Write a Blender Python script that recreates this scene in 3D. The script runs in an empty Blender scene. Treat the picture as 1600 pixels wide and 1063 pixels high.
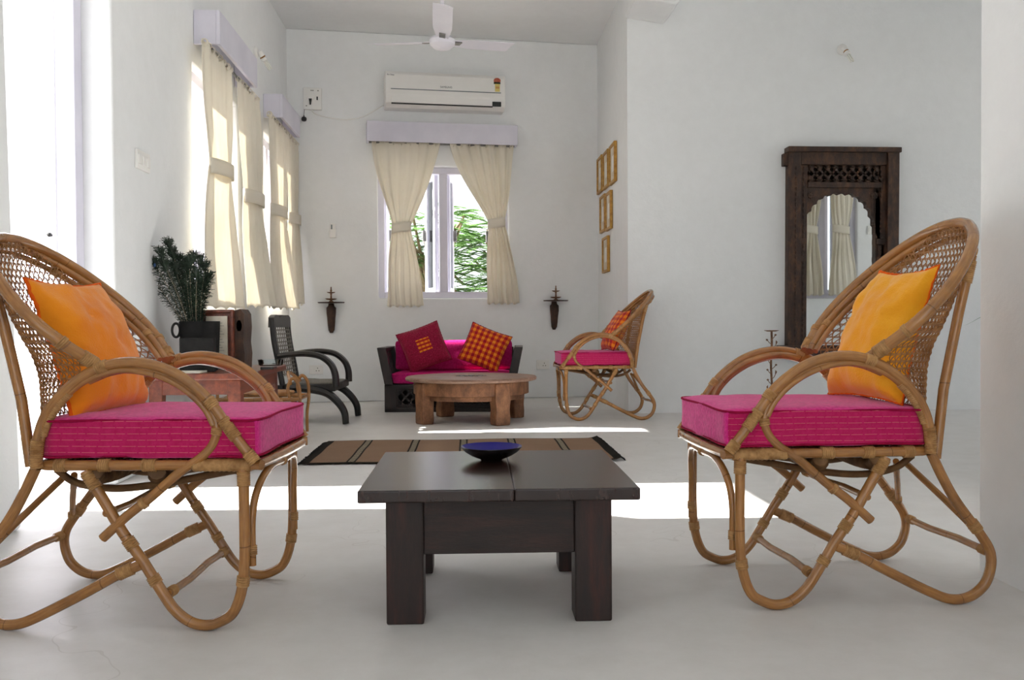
import bpy, bmesh, math, random
from mathutils import Vector, Matrix
from math import sin, cos, pi, radians, sqrt, atan, tan
V = Vector
sc = bpy.context.scene
COL = sc.collection
RND = random.Random(7)

# ------------------------------------------------------------------ camera
EYE = V((0, 0, 0.66)); FPX = 1450.0
YAW = atan(70 / 1450.0); PITCH = -0.0186; ROLL = 0.006
F_ = V((sin(YAW) * cos(PITCH), cos(YAW) * cos(PITCH), sin(PITCH)))
R0 = V((cos(YAW), -sin(YAW), 0)); U0 = R0.cross(F_)
R_ = R0 * cos(ROLL) - U0 * sin(ROLL); U_ = U0 * cos(ROLL) + R0 * sin(ROLL)
cd = bpy.data.cameras.new('camera'); cam = bpy.data.objects.new('camera', cd); COL.objects.link(cam)
cd.sensor_width = 36; cd.lens = FPX / 1600 * 36; cd.clip_start = 0.05; cd.clip_end = 300
cam.matrix_world = Matrix(((R_.x, U_.x, -F_.x, EYE.x), (R_.y, U_.y, -F_.y, EYE.y), (R_.z, U_.z, -F_.z, EYE.z), (0, 0, 0, 1)))
sc.camera = cam

# ------------------------------------------------------------------ light
sc.view_settings.view_transform = 'Standard'; sc.view_settings.look = 'None'
sc.view_settings.gamma = 1; sc.view_settings.use_curve_mapping = False
sc.view_settings.exposure = 0.01
sc.cycles.use_denoising = True
sc.cycles.max_bounces = 10; sc.cycles.diffuse_bounces = 7; sc.cycles.transparent_max_bounces = 12
sc.cycles.sample_clamp_indirect = 6
wd = bpy.data.worlds.new('sky'); sc.world = wd; wd.use_nodes = True
bg = wd.node_tree.nodes['Background']; bg.inputs[0].default_value = (0.93, 0.965, 1.0, 1); bg.inputs[1].default_value = 1.95
sl = bpy.data.lights.new('sun', 'SUN'); sl.energy = 33.0; sl.angle = radians(0.55); sl.color = (1, 0.975, 0.93)
so = bpy.data.objects.new('sun', sl); COL.objects.link(so)
SUN = V((1, -0.03, -0.75)).normalized()
so.rotation_mode = 'QUATERNION'; so.rotation_quaternion = SUN.to_track_quat('-Z', 'Y')

# ------------------------------------------------------------------ picking points of the place
def ray(px, py):
    return (F_ + R_ * ((px - 800) / FPX) - U_ * ((py - 531.5) / FPX))
def on_plane(px, py, P, N):
    d = ray(px, py); t = (P - EYE).dot(N) / d.dot(N); return EYE + d * t
def on_floor(px, py, z=0.0): return on_plane(px, py, V((0, 0, z)), V((0, 0, 1)))
def at_y(px, py, y): return on_plane(px, py, V((0, y, 0)), V((0, 1, 0)))

# ------------------------------------------------------------------ materials
def srgb(r, g, b):
    f = lambda c: ((c / 255 + 0.055) / 1.055) ** 2.4 if c > 10 else c / 255 / 12.92
    return (f(r), f(g), f(b), 1)
class NT:
    def __init__(s, name):
        s.m = bpy.data.materials.new(name); s.m.use_nodes = True; s.t = s.m.node_tree
        s.b = s.t.nodes['Principled BSDF']; s.out = s.t.nodes['Material Output']
    def n(s, typ, **kw):
        x = s.t.nodes.new(typ)
        for k, v in kw.items():
            if k.startswith('_'): setattr(x, k[1:], v)
            else: x.inputs[k.replace('__', ' ')].default_value = v
        return x
    def l(s, a, b): s.t.links.new(a, b)
    def coord(s, kind='Object', scale=(1, 1, 1)):
        tc = s.n('ShaderNodeTexCoord'); mp = s.n('ShaderNodeMapping'); mp.inputs['Scale'].default_value = scale
        s.l(tc.outputs[kind], mp.inputs[0]); return mp.outputs[0]
    def noise(s, vec, scale, detail=4, rough=0.5):
        x = s.n('ShaderNodeTexNoise'); x.inputs['Scale'].default_value = scale
        x.inputs['Detail'].default_value = detail; x.inputs['Roughness'].default_value = rough
        s.l(vec, x.inputs['Vector']); return x.outputs['Fac']
    def ramp(s, fac, stops):
        x = s.n('ShaderNodeValToRGB'); e = x.color_ramp.elements
        e[0].position, e[0].color = stops[0]; e[1].position, e[1].color = stops[-1]
        for p, c in stops[1:-1]:
            q = e.new(p); q.color = c
        s.l(fac, x.inputs[0]); return x.outputs[0]
    def mix(s, fac, a, b, mode='MIX'):
        x = s.n('ShaderNodeMix'); x.data_type = 'RGBA'; x.blend_type = mode
        for v, i in ((fac, 0), (a, 6), (b, 7)):
            if hasattr(v, 'links'): s.l(v, x.inputs[i])
            else: x.inputs[i].default_value = v
        return x.outputs[2]
    def math(s, op, a, b=0.0):
        x = s.n('ShaderNodeMath'); x.operation = op
        for v, i in ((a, 0), (b, 1)):
            if hasattr(v, 'links'): s.l(v, x.inputs[i])
            else: x.inputs[i].default_value = v
        return x.outputs[0]
    def sep(s, vec):
        x = s.n('ShaderNodeSeparateXYZ'); s.l(vec, x.inputs[0]); return x.outputs
    def bump(s, h, strength=0.3, dist=0.01):
        x = s.n('ShaderNodeBump'); x.inputs['Strength'].default_value = strength; x.inputs['Distance'].default_value = dist
        s.l(h, x.inputs['Height']); s.l(x.outputs[0], s.b.inputs['Normal'])
    def base(s, c):
        if hasattr(c, 'links'): s.l(c, s.b.inputs['Base Color'])
        else: s.b.inputs['Base Color'].default_value = c
    def set(s, rough=0.5, metal=0.0, spec=0.5, sheen=0.0, coat=0.0):
        s.b.inputs['Roughness'].default_value = rough; s.b.inputs['Metallic'].default_value = metal
        s.b.inputs['Specular IOR Level'].default_value = spec; s.b.inputs['Sheen Weight'].default_value = sheen
        s.b.inputs['Coat Weight'].default_value = coat; return s.m
def mottled(name, c0, c1, scale=8, rough=0.6, spec=0.3, bump=0.15, coord='Object', sc3=(1, 1, 1), metal=0, detail=5, dist=0.01):
    m = NT(name); v = m.coord(coord, sc3); f = m.noise(v, scale, detail, 0.6)
    m.base(m.ramp(f, [(0.3, c0), (0.7, c1)]))
    if bump: m.bump(f, bump, dist)
    return m.set(rough, metal, spec)
M = {}
def mat_plaster():
    m = NT('lime_plaster'); v = m.coord('Object')
    a = m.noise(v, 0.9, 5, 0.6); b = m.noise(v, 14, 5, 0.65)
    c = m.ramp(a, [(0.3, srgb(232, 234, 235)), (0.7, srgb(240, 242, 243))])
    c = m.mix(0.06, c, m.ramp(b, [(0.3, (0.5, 0.5, 0.46, 1)), (0.7, (1, 1, 1, 1))]), 'MULTIPLY')
    m.base(c); m.bump(m.math('ADD', b, m.math('MULTIPLY', a, 3.0)), 0.12, 0.02); return m.set(0.85, 0, 0.2)
M['plaster'] = mat_plaster()
def mat_floor():
    m = NT('polished_white_floor'); v = m.coord('Object')
    a = m.noise(v, 0.8, 6, 0.6); b = m.noise(v, 6, 6, 0.7); d = m.noise(v, 60, 3, 0.6)
    c = m.ramp(a, [(0.25, srgb(208, 206, 204)), (0.75, srgb(223, 221, 219))])
    c = m.mix(0.25, c, m.ramp(b, [(0.35, srgb(202, 198, 192)), (0.6, srgb(229, 227, 225))]))
    # thin hairline cracks
    vo = m.n('ShaderNodeTexVoronoi'); vo.feature = 'DISTANCE_TO_EDGE'; vo.inputs['Scale'].default_value = 0.55
    ad = m.n('ShaderNodeVectorMath'); ad.operation = 'ADD'; nz = m.n('ShaderNodeTexNoise'); nz.inputs['Scale'].default_value = 3
    m.l(v, nz.inputs['Vector']); m.l(v, ad.inputs[0]); m.l(nz.outputs['Color'], ad.inputs[1]); m.l(ad.outputs[0], vo.inputs['Vector'])
    cr = m.math('LESS_THAN', vo.outputs['Distance'], 0.0012)
    c = m.mix(m.math('MULTIPLY', cr, 0.22), c, srgb(150, 142, 128))
    m.base(c); m.bump(m.math('ADD', b, m.math('MULTIPLY', d, 0.15)), 0.05, 0.02)
    m.set(0.42, 0, 0.35)
    rr = m.ramp(a, [(0.3, (0.36, 0.36, 0.36, 1)), (0.7, (0.5, 0.5, 0.5, 1))]); m.l(rr, m.b.inputs['Roughness'])
    return m.m
M['floor'] = mat_floor()
def mat_rattan(name, c0, c1, dark, rough=0.33):
    m = NT(name); v = m.coord('UV'); xs = m.sep(v)
    st = m.noise(m.coord('UV', (6, 60, 1)), 3, 4, 0.6)
    big = m.noise(m.coord('Object'), 9, 4, 0.6)
    c = m.ramp(st, [(0.3, c0), (0.7, c1)])
    c = m.mix(m.math('MULTIPLY', big, 0.75), c, m.ramp(big, [(0.4, c1), (0.75, dark)]))
    nz = m.noise(m.coord('UV', (4, 1, 1)), 2, 2)
    fr = m.math('FRACT', m.math('ADD', m.math('MULTIPLY', xs[0], 4.2), m.math('MULTIPLY', nz, 0.5)))
    ring = m.math('LESS_THAN', fr, 0.014)
    c = m.mix(m.math('MULTIPLY', ring, 0.55), c, dark)
    m.base(c); m.bump(st, 0.15, 0.003); return m.set(rough - 0.06, 0, 0.5, coat=0.35)
M['rattan'] = mat_rattan('varnished_rattan', srgb(134, 86, 42), srgb(182, 128, 70), srgb(80, 48, 22))
M['binding'] = mottled('rattan_binding', srgb(142, 100, 56), srgb(192, 148, 96), 60, 0.5, 0.3, 0.3, dist=0.003)
M['cane'] = mottled('woven_cane', srgb(138, 90, 48), srgb(186, 136, 84), 25, 0.5, 0.4, 0.2, dist=0.002)
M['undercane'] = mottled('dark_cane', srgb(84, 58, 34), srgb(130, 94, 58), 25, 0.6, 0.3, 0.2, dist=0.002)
def mat_pink():
    m = NT('magenta_kantha_cotton'); v = m.coord('Object'); xs = m.sep(v)
    n = m.noise(v, 90, 3, 0.7); g = m.noise(v, 7, 3)
    c = m.ramp(n, [(0.3, srgb(196, 30, 118)), (0.7, srgb(232, 62, 150))])
    # running stitch: thin dashed lines along the boxed sides
    wob = m.math('MULTIPLY', m.math('SUBTRACT', m.noise(m.coord('Object', (1, 1, 0.1)), 6, 2), 0.5), 0.006)
    z = m.math('MULTIPLY', m.math('ADD', xs[2], wob), 1 / 0.0135)
    line = m.math('LESS_THAN', m.math('FRACT', z), 0.09)
    dsh = m.math('LESS_THAN', m.math('FRACT', m.math('ADD', m.math('MULTIPLY', xs[0], 40), m.math('MULTIPLY', g, 5))), 0.85)
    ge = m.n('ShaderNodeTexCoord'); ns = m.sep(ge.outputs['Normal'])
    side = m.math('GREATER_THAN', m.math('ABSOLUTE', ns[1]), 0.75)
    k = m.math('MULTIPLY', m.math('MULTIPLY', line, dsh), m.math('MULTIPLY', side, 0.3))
    red = m.mix(m.math('MULTIPLY', side, 0.7), c, srgb(172, 14, 60))  # sides tinted darker red: their shade is painted into the cloth colour
    m.base(m.mix(k, red, srgb(240, 170, 150)))
    m.bump(m.math('ADD', n, m.math('MULTIPLY', line, -0.5)), 0.5, 0.004); return m.set(0.9, 0, 0.1, sheen=0.25)
M['pink'] = mat_pink()
M['pinkplain'] = mottled('magenta_cotton', srgb(160, 20, 86), srgb(196, 40, 116), 70, 0.9, 0.1, 0.3, dist=0.004)
M['piping'] = mottled('maroon_piping', srgb(130, 12, 50), srgb(160, 20, 64), 40, 0.9, 0.1, 0.2, dist=0.002)
def mat_saffron(name, a, b):
    m = NT(name); v = m.coord('Object'); n = m.noise(v, 6, 4, 0.6); w = m.noise(m.coord('Object', (1, 1, 1)), 260, 2)
    m.base(m.ramp(n, [(0.3, a), (0.75, b)])); m.bump(m.math('ADD', m.math('MULTIPLY', w, 0.25), m.noise(v, 14, 5, 0.55)), 0.45, 0.012)
    return m.set(0.75, 0, 0.2, sheen=0.3)
M['saffron'] = mat_saffron('saffron_cotton', srgb(232, 128, 12), srgb(246, 152, 20))
M['yellow'] = mat_saffron('golden_cotton', srgb(242, 158, 16), srgb(250, 180, 34))
M['edgeorange'] = mottled('orange_edging', srgb(226, 84, 20), srgb(242, 112, 30), 30, 0.8, 0.1, 0.2, dist=0.003)
def mat_wood(name, a, b, c, rough=0.35, scale=1.0, axis=(1, 12, 12), coat=0.0, bump=0.25):
    m = NT(name); v = m.coord('Object', tuple(x * scale for x in axis))
    n = m.noise(v, 3.2, 7, 0.65); g = m.noise(m.coord('Object', tuple(x * 5 * scale for x in axis)), 6, 4, 0.7)
    col = m.ramp(n, [(0.3, a), (0.5, b), (0.72, c)])
    col = m.mix(0.35, col, m.ramp(g, [(0.35, (0.25, 0.25, 0.25, 1)), (0.6, (1, 1, 1, 1))]), 'MULTIPLY')
    m.base(col); m.bump(g, bump, 0.003); return m.set(rough, 0, 0.5, coat=coat)
M['espresso_x'] = mat_wood('espresso_wood_boards', srgb(30, 17, 14), srgb(42, 24, 19), srgb(56, 32, 26), 0.24, axis=(9, 1.0, 2.5), bump=0.06)
M['espresso_z'] = mat_wood('espresso_wood_legs', srgb(24, 12, 9), srgb(40, 21, 16), srgb(72, 34, 26), 0.5, axis=(12, 12, 1.5))
M['espresso_a'] = mat_wood('espresso_wood_apron', srgb(24, 13, 10), srgb(38, 21, 16), srgb(62, 32, 25), 0.52, axis=(1.5, 12, 12))
M['ebony'] = mat_wood('black_stained_wood', srgb(14, 12, 11), srgb(24, 20, 18), srgb(44, 36, 30), 0.4, axis=(8, 8, 2))
M['sofawood'] = mat_wood('dark_sheesham', srgb(18, 11, 10), srgb(32, 19, 16), srgb(50, 30, 24), 0.4, axis=(8, 8, 2))
M['redwood'] = mat_wood('red_brown_teak', srgb(74, 34, 20), srgb(112, 54, 34), srgb(146, 78, 52), 0.35, axis=(10, 1.2, 10))
M['oldwood'] = mat_wood('weathered_teak', srgb(92, 58, 36), srgb(132, 88, 58), srgb(168, 116, 78), 0.6, axis=(5, 5, 3), bump=0.5)
M['oldtop'] = mat_wood('pale_worn_teak', srgb(118, 84, 66), srgb(152, 118, 98), srgb(176, 148, 130), 0.5, axis=(2, 9, 9), bump=0.3)
M['carved'] = mat_wood('carved_dark_wood', srgb(34, 22, 15), srgb(62, 40, 27), srgb(100, 66, 42), 0.6, axis=(7, 7, 3), bump=0.8)
M['cavity'] = mottled('dark_recess_wood', srgb(16, 11, 8), srgb(30, 20, 14), 20, 0.8, 0.2)
m = NT('silvered_glass'); m.base((0.86, 0.88, 0.87, 1)); M['mirror'] = m.set(0.015, 1.0)
M['white'] = mottled('white_gloss_paint', srgb(214, 212, 222), srgb(228, 226, 234), 3, 0.4, 0.4, 0.03)
M['frame'] = mottled('lilac_white_paint', srgb(206, 204, 218), srgb(222, 220, 232), 3, 0.4, 0.4, 0.03)
M['plastic'] = mottled('white_plastic', srgb(230, 229, 226), srgb(238, 237, 234), 3, 0.35, 0.5, 0.0)
M['blackplastic'] = mottled('black_plastic', srgb(16, 16, 16), srgb(26, 26, 26), 10, 0.35, 0.5, 0.0)
M['greyline'] = mottled('grey_plastic', srgb(92, 106, 112), srgb(104, 116, 122), 10, 0.4, 0.5, 0.0)
M['steel'] = mottled('dull_steel', srgb(120, 118, 114), srgb(150, 148, 144), 30, 0.4, 0.5, 0.05, metal=0.8)
M['brass'] = mottled('aged_brass', srgb(120, 84, 34), srgb(178, 130, 58), 40, 0.4, 0.5, 0.1, metal=0.7)
M['gilt'] = mottled('gilded_wood', srgb(150, 104, 40), srgb(200, 156, 72), 40, 0.45, 0.5, 0.2, metal=0.3)
M['rust'] = mottled('rusty_iron', srgb(96, 66, 48), srgb(140, 106, 80), 60, 0.7, 0.3, 0.3)
M['paper'] = mottled('aged_paper', srgb(206, 198, 180), srgb(226, 220, 206), 20, 0.8, 0.2, 0.05)
def mat_curtain():
    m = NT('cream_cotton_curtain'); v = m.coord('Object', (1, 1, 1)); n = m.noise(v, 220, 3, 0.6); g = m.noise(v, 3, 4)
    col = m.ramp(g, [(0.3, srgb(236, 230, 215)), (0.7, srgb(245, 240, 228))])
    m.base(col); m.bump(n, 0.2, 0.002); m.set(0.9, 0, 0.1)
    tr = m.n('ShaderNodeBsdfTranslucent'); m.l(col, tr.inputs[0]); mx = m.n('ShaderNodeMixShader'); mx.inputs[0].default_value = 0.28
    m.l(m.b.outputs[0], mx.inputs[1]); m.l(tr.outputs[0], mx.inputs[2]); m.l(mx.outputs[0], m.out.inputs[0]); return m.m
M['curtain'] = mat_curtain()
def mat_glass():
    m = NT('window_glass'); tr = m.n('ShaderNodeBsdfTransparent'); tr.inputs[0].default_value = (0.93, 0.96, 0.97, 1)
    gl = m.n('ShaderNodeBsdfGlossy'); gl.inputs['Roughness'].default_value = 0.02
    fr = m.n('ShaderNodeFresnel'); fr.inputs['IOR'].default_value = 1.5
    mx = m.n('ShaderNodeMixShader'); m.l(fr.outputs[0], mx.inputs[0]); m.l(tr.outputs[0], mx.inputs[1]); m.l(gl.outputs[0], mx.inputs[2])
    m.l(mx.outputs[0], m.out.inputs[0]); return m.m
M['glass'] = mat_glass()
def mat_rug():
    m = NT('brown_dhurrie'); v = m.coord('Object'); xs = m.sep(v); X, Y = xs[0], xs[1]
    n = m.noise(m.coord('Object', (40, 220, 1)), 3, 3, 0.7); g = m.noise(v, 5, 4)
    c = m.ramp(n, [(0.3, srgb(112, 88, 72)), (0.7, srgb(150, 122, 102))])
    c = m.mix(m.math('MULTIPLY', g, 0.4), c, srgb(168, 142, 118))
    f = m.math('FRACT', m.math('ADD', m.math('DIVIDE', X, 0.262), 0.5))      # bands every 26 cm, one at the rug's middle
    a = m.math('ABSOLUTE', m.math('SUBTRACT', f, 0.5))
    inside = m.math('LESS_THAN', m.math('ABSOLUTE', X), 0.62)
    band = m.math('MULTIPLY', m.math('LESS_THAN', a, 0.085), inside); core = m.math('MULTIPLY', m.math('LESS_THAN', a, 0.05), inside)
    chk = m.math('GREATER_THAN', m.math('SINE', m.math('ADD', m.math('MULTIPLY', Y, 200), m.math('MULTIPLY', m.math('SINE', m.math('MULTIPLY', X, 420)), 1.6))), 0.0)
    c = m.mix(band, c, srgb(44, 40, 36)); c = m.mix(m.math('MULTIPLY', core, chk), c, srgb(176, 164, 142))
    end = m.math('GREATER_THAN', m.math('ABSOLUTE', X), 0.715); c = m.mix(end, c, srgb(40, 37, 34))
    ed = m.math('GREATER_THAN', m.math('ABSOLUTE', Y), 0.392); c = m.mix(ed, c, srgb(48, 40, 34))
    m.base(c); m.bump(n, 0.6, 0.004); return m.set(0.95, 0, 0.05)
M['rug'] = mat_rug()
def mat_plaid(name, stripe=True):
    m = NT(name); v = m.coord('UV'); xs = m.sep(v)
    if stripe:
        a = m.math('GREATER_THAN', m.math('FRACT', m.math('MULTIPLY', xs[0], 7)), 0.5)
        b = m.math('GREATER_THAN', m.math('FRACT', m.math('MULTIPLY', xs[1], 7)), 0.5)
        c = m.mix(a, srgb(168, 22, 40), srgb(214, 84, 30))
        c = m.mix(b, c, m.mix(a, srgb(206, 66, 26), srgb(240, 140, 36)))
    else:
        n = m.noise(m.coord('UV', (1, 1, 1)), 30, 4, 0.7)
        c = m.ramp(n, [(0.4, srgb(128, 14, 46)), (0.62, srgb(160, 24, 66)), (0.75, srgb(206, 90, 110))])
        ix = m.math('LESS_THAN', m.math('ABSOLUTE', m.math('SUBTRACT', xs[0], 0.5)), 0.16)
        iy = m.math('LESS_THAN', m.math('ABSOLUTE', m.math('SUBTRACT', xs[1], 0.52)), 0.16)
        fr = m.math('GREATER_THAN', m.math('FRACT', m.math('MULTIPLY', xs[1], 10)), 0.5)
        fx = m.math('GREATER_THAN', m.math('FRACT', m.math('MULTIPLY', xs[0], 10)), 0.4)
        p = m.mix(fr, srgb(176, 30, 30), m.mix(fx, srgb(214, 90, 30), srgb(240, 140, 34)))
        c = m.mix(m.math('MULTIPLY', ix, iy), c, p)
    m.base(c); m.bump(m.noise(m.coord('UV'), 12, 4, 0.6), 0.5, 0.01); return m.set(0.85, 0, 0.15, sheen=0.2)
M['plaid'] = mat_plaid('plaid_cotton'); M['patch'] = mat_plaid('maroon_patched_cotton', False)
m = NT('cobalt_glaze'); m.base(srgb(30, 24, 120)); M['cobalt'] = m.set(0.2, 0, 0.25)
m = NT('black_lacquer'); m.base(srgb(12, 12, 16)); M['lacquer'] = m.set(0.25, 0, 0.5, coat=0.3)
M['feather'] = mottled('peacock_barbs', srgb(14, 26, 18), srgb(38, 58, 40), 60, 0.5, 0.5, 0.0)
M['eye'] = mottled('peacock_eye', srgb(10, 40, 90), srgb(16, 70, 120), 60, 0.3, 0.5, 0.0)
M['quill'] = mottled('quill', srgb(140, 124, 104), srgb(178, 162, 140), 60, 0.5, 0.3, 0.0)
def mat_leaf(name, a, b):
    m = NT(name); col = m.ramp(m.noise(m.coord('Object'), 3, 3), [(0.35, a), (0.65, b)]); m.base(col); m.set(0.6, 0, 0.2)
    tr = m.n('ShaderNodeBsdfTranslucent'); m.l(col, tr.inputs[0]); mx = m.n('ShaderNodeMixShader'); mx.inputs[0].default_value = 0.5
    m.l(m.b.outputs[0], mx.inputs[1]); m.l(tr.outputs[0], mx.inputs[2]); m.l(mx.outputs[0], m.out.inputs[0]); return m.m
M['leaf'] = mat_leaf('fresh_green_leaf', srgb(84, 122, 58), srgb(124, 158, 98)); M['darkleaf'] = mat_leaf('deep_green_leaf', srgb(40, 90, 40), srgb(70, 128, 60))
M['bark'] = mottled('bark', srgb(96, 84, 66), srgb(140, 124, 100), 20, 0.9, 0.1, 0.4)
M['ground'] = mottled('sunlit_ground', srgb(196, 192, 186), srgb(212, 208, 202), 2, 0.95, 0.1, 0.1)
M['terracotta'] = mottled('terracotta', srgb(140, 78, 52), srgb(170, 98, 68), 12, 0.8, 0.2, 0.1)
m = NT('frosted_lamp_glass'); m.base(srgb(232, 232, 224)); M['lampglass'] = m.set(0.25, 0, 0.5)
M['seatcane'] = mottled('grey_worn_seat', srgb(100, 96, 88), srgb(140, 134, 124), 80, 0.6, 0.3, 0.2)
M['logo'] = mottled('grey_print', srgb(70, 72, 78), srgb(80, 82, 88), 30, 0.6, 0.2, 0)
M['stickeryellow'] = mottled('yellow_sticker', srgb(214, 196, 116), srgb(224, 208, 130), 60, 0.6, 0.2, 0)
M['stickerred'] = mottled('red_print', srgb(170, 70, 50), srgb(196, 120, 96), 60, 0.6, 0.2, 0)
M['stickergreen'] = mottled('green_print', srgb(30, 44, 30), srgb(50, 66, 46), 60, 0.6, 0.2, 0)
M['dark_cloth'] = mottled('charcoal_leather', srgb(12, 12, 12), srgb(28, 27, 26), 30, 0.6, 0.2, 0.3, dist=0.003)

# ------------------------------------------------------------------ mesh helpers
class MB:
    def __init__(s): s.v = []; s.f = []; s.uv = []; s.mi = []
    def face(s, idx, uvs=None, mi=0):
        s.f.append(tuple(idx)); s.uv.append(uvs or [(0, 0)] * len(idx)); s.mi.append(mi)
    def grid(s, P, closed_u=False, closed_v=False, uvf=None, mi=0):
        nu, nv = len(P), len(P[0]); b = len(s.v)
        for row in P: s.v.extend(tuple(p) for p in row)
        for i in range(nu if closed_u else nu - 1):
            for j in range(nv if closed_v else nv - 1):
                i2, j2 = (i + 1) % nu, (j + 1) % nv
                uv = None
                if uvf: uv = [uvf(i, j), uvf(i + 1, j), uvf(i + 1, j + 1), uvf(i, j + 1)]
                s.face((b + i * nv + j, b + i2 * nv + j, b + i2 * nv + j2, b + i * nv + j2), uv, mi)
        return b
    def box(s, lo, hi, M4=None, mi=0):
        x0, y0, z0 = lo; x1, y1, z1 = hi
        c = [V(p) for p in ((x0, y0, z0), (x1, y0, z0), (x1, y1, z0), (x0, y1, z0), (x0, y0, z1), (x1, y0, z1), (x1, y1, z1), (x0, y1, z1))]
        if M4: c = [M4 @ p for p in c]
        b = len(s.v); s.v.extend(tuple(p) for p in c)
        for f in ((0, 3, 2, 1), (4, 5, 6, 7), (0, 1, 5, 4), (1, 2, 6, 5), (2, 3, 7, 6), (3, 0, 4, 7)): s.face([b + i for i in f], None, mi)
        return s
    def hexa(s, c, mi=0):      # 8 corners, bottom ring then top ring
        b = len(s.v); s.v.extend(tuple(p) for p in c)
        for f in ((0, 3, 2, 1), (4, 5, 6, 7), (0, 1, 5, 4), (1, 2, 6, 5), (2, 3, 7, 6), (3, 0, 4, 7)): s.face([b + i for i in f], None, mi)
        return s
    def tube(s, pts, r, seg=8, closed=False, caps=True, flat=1.0, mi=0):
        pts = [V(p) for p in pts]; n = len(pts)
        rr = r if callable(r) else (lambda t, d: r)
        T = []
        for i in range(n):
            a = pts[(i - 1) % n] if closed or i > 0 else pts[0]; b_ = pts[(i + 1) % n] if closed or i < n - 1 else pts[-1]
            t = (b_ - a); T.append(t.normalized() if t.length > 1e-9 else V((0, 0, 1)))
        ref = V((0, 0, 1)) if abs(T[0].z) < 0.9 else V((1, 0, 0))
        nrm = (ref - T[0] * ref.dot(T[0])).normalized(); rows = []; d = 0; ds = []
        for i in range(n):
            if i: d += (pts[i] - pts[i - 1]).length
            ds.append(d)
            nrm = (nrm - T[i] * nrm.dot(T[i])); nrm = nrm.normalized() if nrm.length > 1e-6 else V((1, 0, 0)); bi = T[i].cross(nrm)
            q = rr(i / max(1, n - 1), d)
            rows.append([pts[i] + (nrm * cos(2 * pi * k / seg) * flat + bi * sin(2 * pi * k / seg)) * q for k in range(seg)])
        ds.append(d + 0.01)
        b = s.grid(rows, closed_u=closed, closed_v=True, uvf=lambda i, j: (ds[min(i, n)], j / seg * 0.1), mi=mi)
        if caps and not closed:
            s.face([b + k for k in range(seg)][::-1], None, mi); s.face([b + (n - 1) * seg + k for k in range(seg)], None, mi)
        return s
    def lathe(s, prof, seg=24, M4=None, mi=0):   # prof [(r,z)]
        rows = [[V((r * cos(2 * pi * k / seg), r * sin(2 * pi * k / seg), z)) for k in range(seg)] for r, z in prof]
        if M4: rows = [[M4 @ p for p in row] for row in rows]
        b = s.grid(rows, closed_v=True, mi=mi)
        ring_ = prof[0] == prof[-1]
        if prof[0][0] > 1e-4 and not ring_: s.face([b + k for k in range(seg)][::-1], None, mi)
        if prof[-1][0] > 1e-4 and not ring_: s.face([b + (len(prof) - 1) * seg + k for k in range(seg)], None, mi)
        return s
    def prism(s, poly, depth, M4=None, mi=0):   # poly in XZ, extruded along +Y
        n = len(poly); b = len(s.v)
        P = [V((x, 0, z)) for x, z in poly] + [V((x, depth, z)) for x, z in poly]
        if M4: P = [M4 @ p for p in P]
        s.v.extend(tuple(p) for p in P)
        s.face([b + i for i in range(n)], None, mi); s.face([b + n + i for i in range(n)][::-1], None, mi)
        for i in range(n):
            j = (i + 1) % n; s.face((b + i, b + n + i, b + n + j, b + j), None, mi)
        return s
    def build(s, name, mat, parent=None, smooth=True, bevel=0.0, subsurf=0, angle=40, seg=2):
        me = bpy.data.meshes.new(name); me.from_pydata(s.v, [], s.f)
        for mt in (mat if isinstance(mat, (list, tuple)) else [mat]): me.materials.append(mt)
        uvl = me.uv_layers.new(name='UVMap'); k = 0; flat = []
        for u in s.uv:
            for a in u: flat.extend(a)
        uvl.data.foreach_set('uv', flat)
        me.polygons.foreach_set('material_index', s.mi)
        bm = bmesh.new(); bm.from_mesh(me)
        bmesh.ops.recalc_face_normals(bm, faces=bm.faces)
        if smooth:
            lim = radians(angle)
            for f in bm.faces: f.smooth = True
            for e in bm.edges:
                if len(e.link_faces) == 2 and e.calc_face_angle(0) > lim: e.smooth = False
        bm.to_mesh(me); bm.free(); me.update()
        o = bpy.data.objects.new(name, me); COL.objects.link(o)
        if parent: o.parent = parent
        if bevel:
            md = o.modifiers.new('bevel', 'BEVEL'); md.width = bevel; md.segments = seg; md.limit_method = 'ANGLE'; md.angle_limit = radians(35)
        if subsurf:
            md = o.modifiers.new('sub', 'SUBSURF'); md.levels = subsurf; md.render_levels = subsurf
        return o
def tag(o, label=None, cat=None, group=None, kind=None):
    if label: o['label'] = label
    if cat: o['category'] = cat
    if group: o['group'] = group
    if kind: o['kind'] = kind
    return o
def thing(name, label, cat, loc=(0, 0, 0), rz=0.0, group=None):
    o = bpy.data.objects.new(name, None); COL.objects.link(o); o.location = loc; o.rotation_euler = (0, 0, rz); o.empty_display_size = 0.1
    return tag(o, label, cat, group)
def struct(o, label=None): return tag(o, label, None, None, 'structure')
def kids(o): return [c for c in bpy.data.objects if c.parent == o]
def copy_tree(o, parent=None):
    c = o.copy(); COL.objects.link(c); c.parent = parent
    for ch in kids(o):
        copy_tree(ch, c)
    return c
def spline(P, n=10, closed=False):
    P = [V(p) for p in P]; out = []; N = len(P)
    for i in range(N if closed else N - 1):
        p0 = P[(i - 1) % N] if closed or i > 0 else P[0] * 2 - P[1]
        p1 = P[i]; p2 = P[(i + 1) % N]
        p3 = P[(i + 2) % N] if closed or i + 2 < N else P[-1] * 2 - P[-2]
        for k in range(n):
            t = k / n
            out.append(0.5 * ((2 * p1) + (p2 - p0) * t + (2 * p0 - 5 * p1 + 4 * p2 - p3) * t * t + (3 * p1 - p0 - 3 * p2 + p3) * t ** 3))
    if not closed: out.append(P[-1])
    return out
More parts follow.
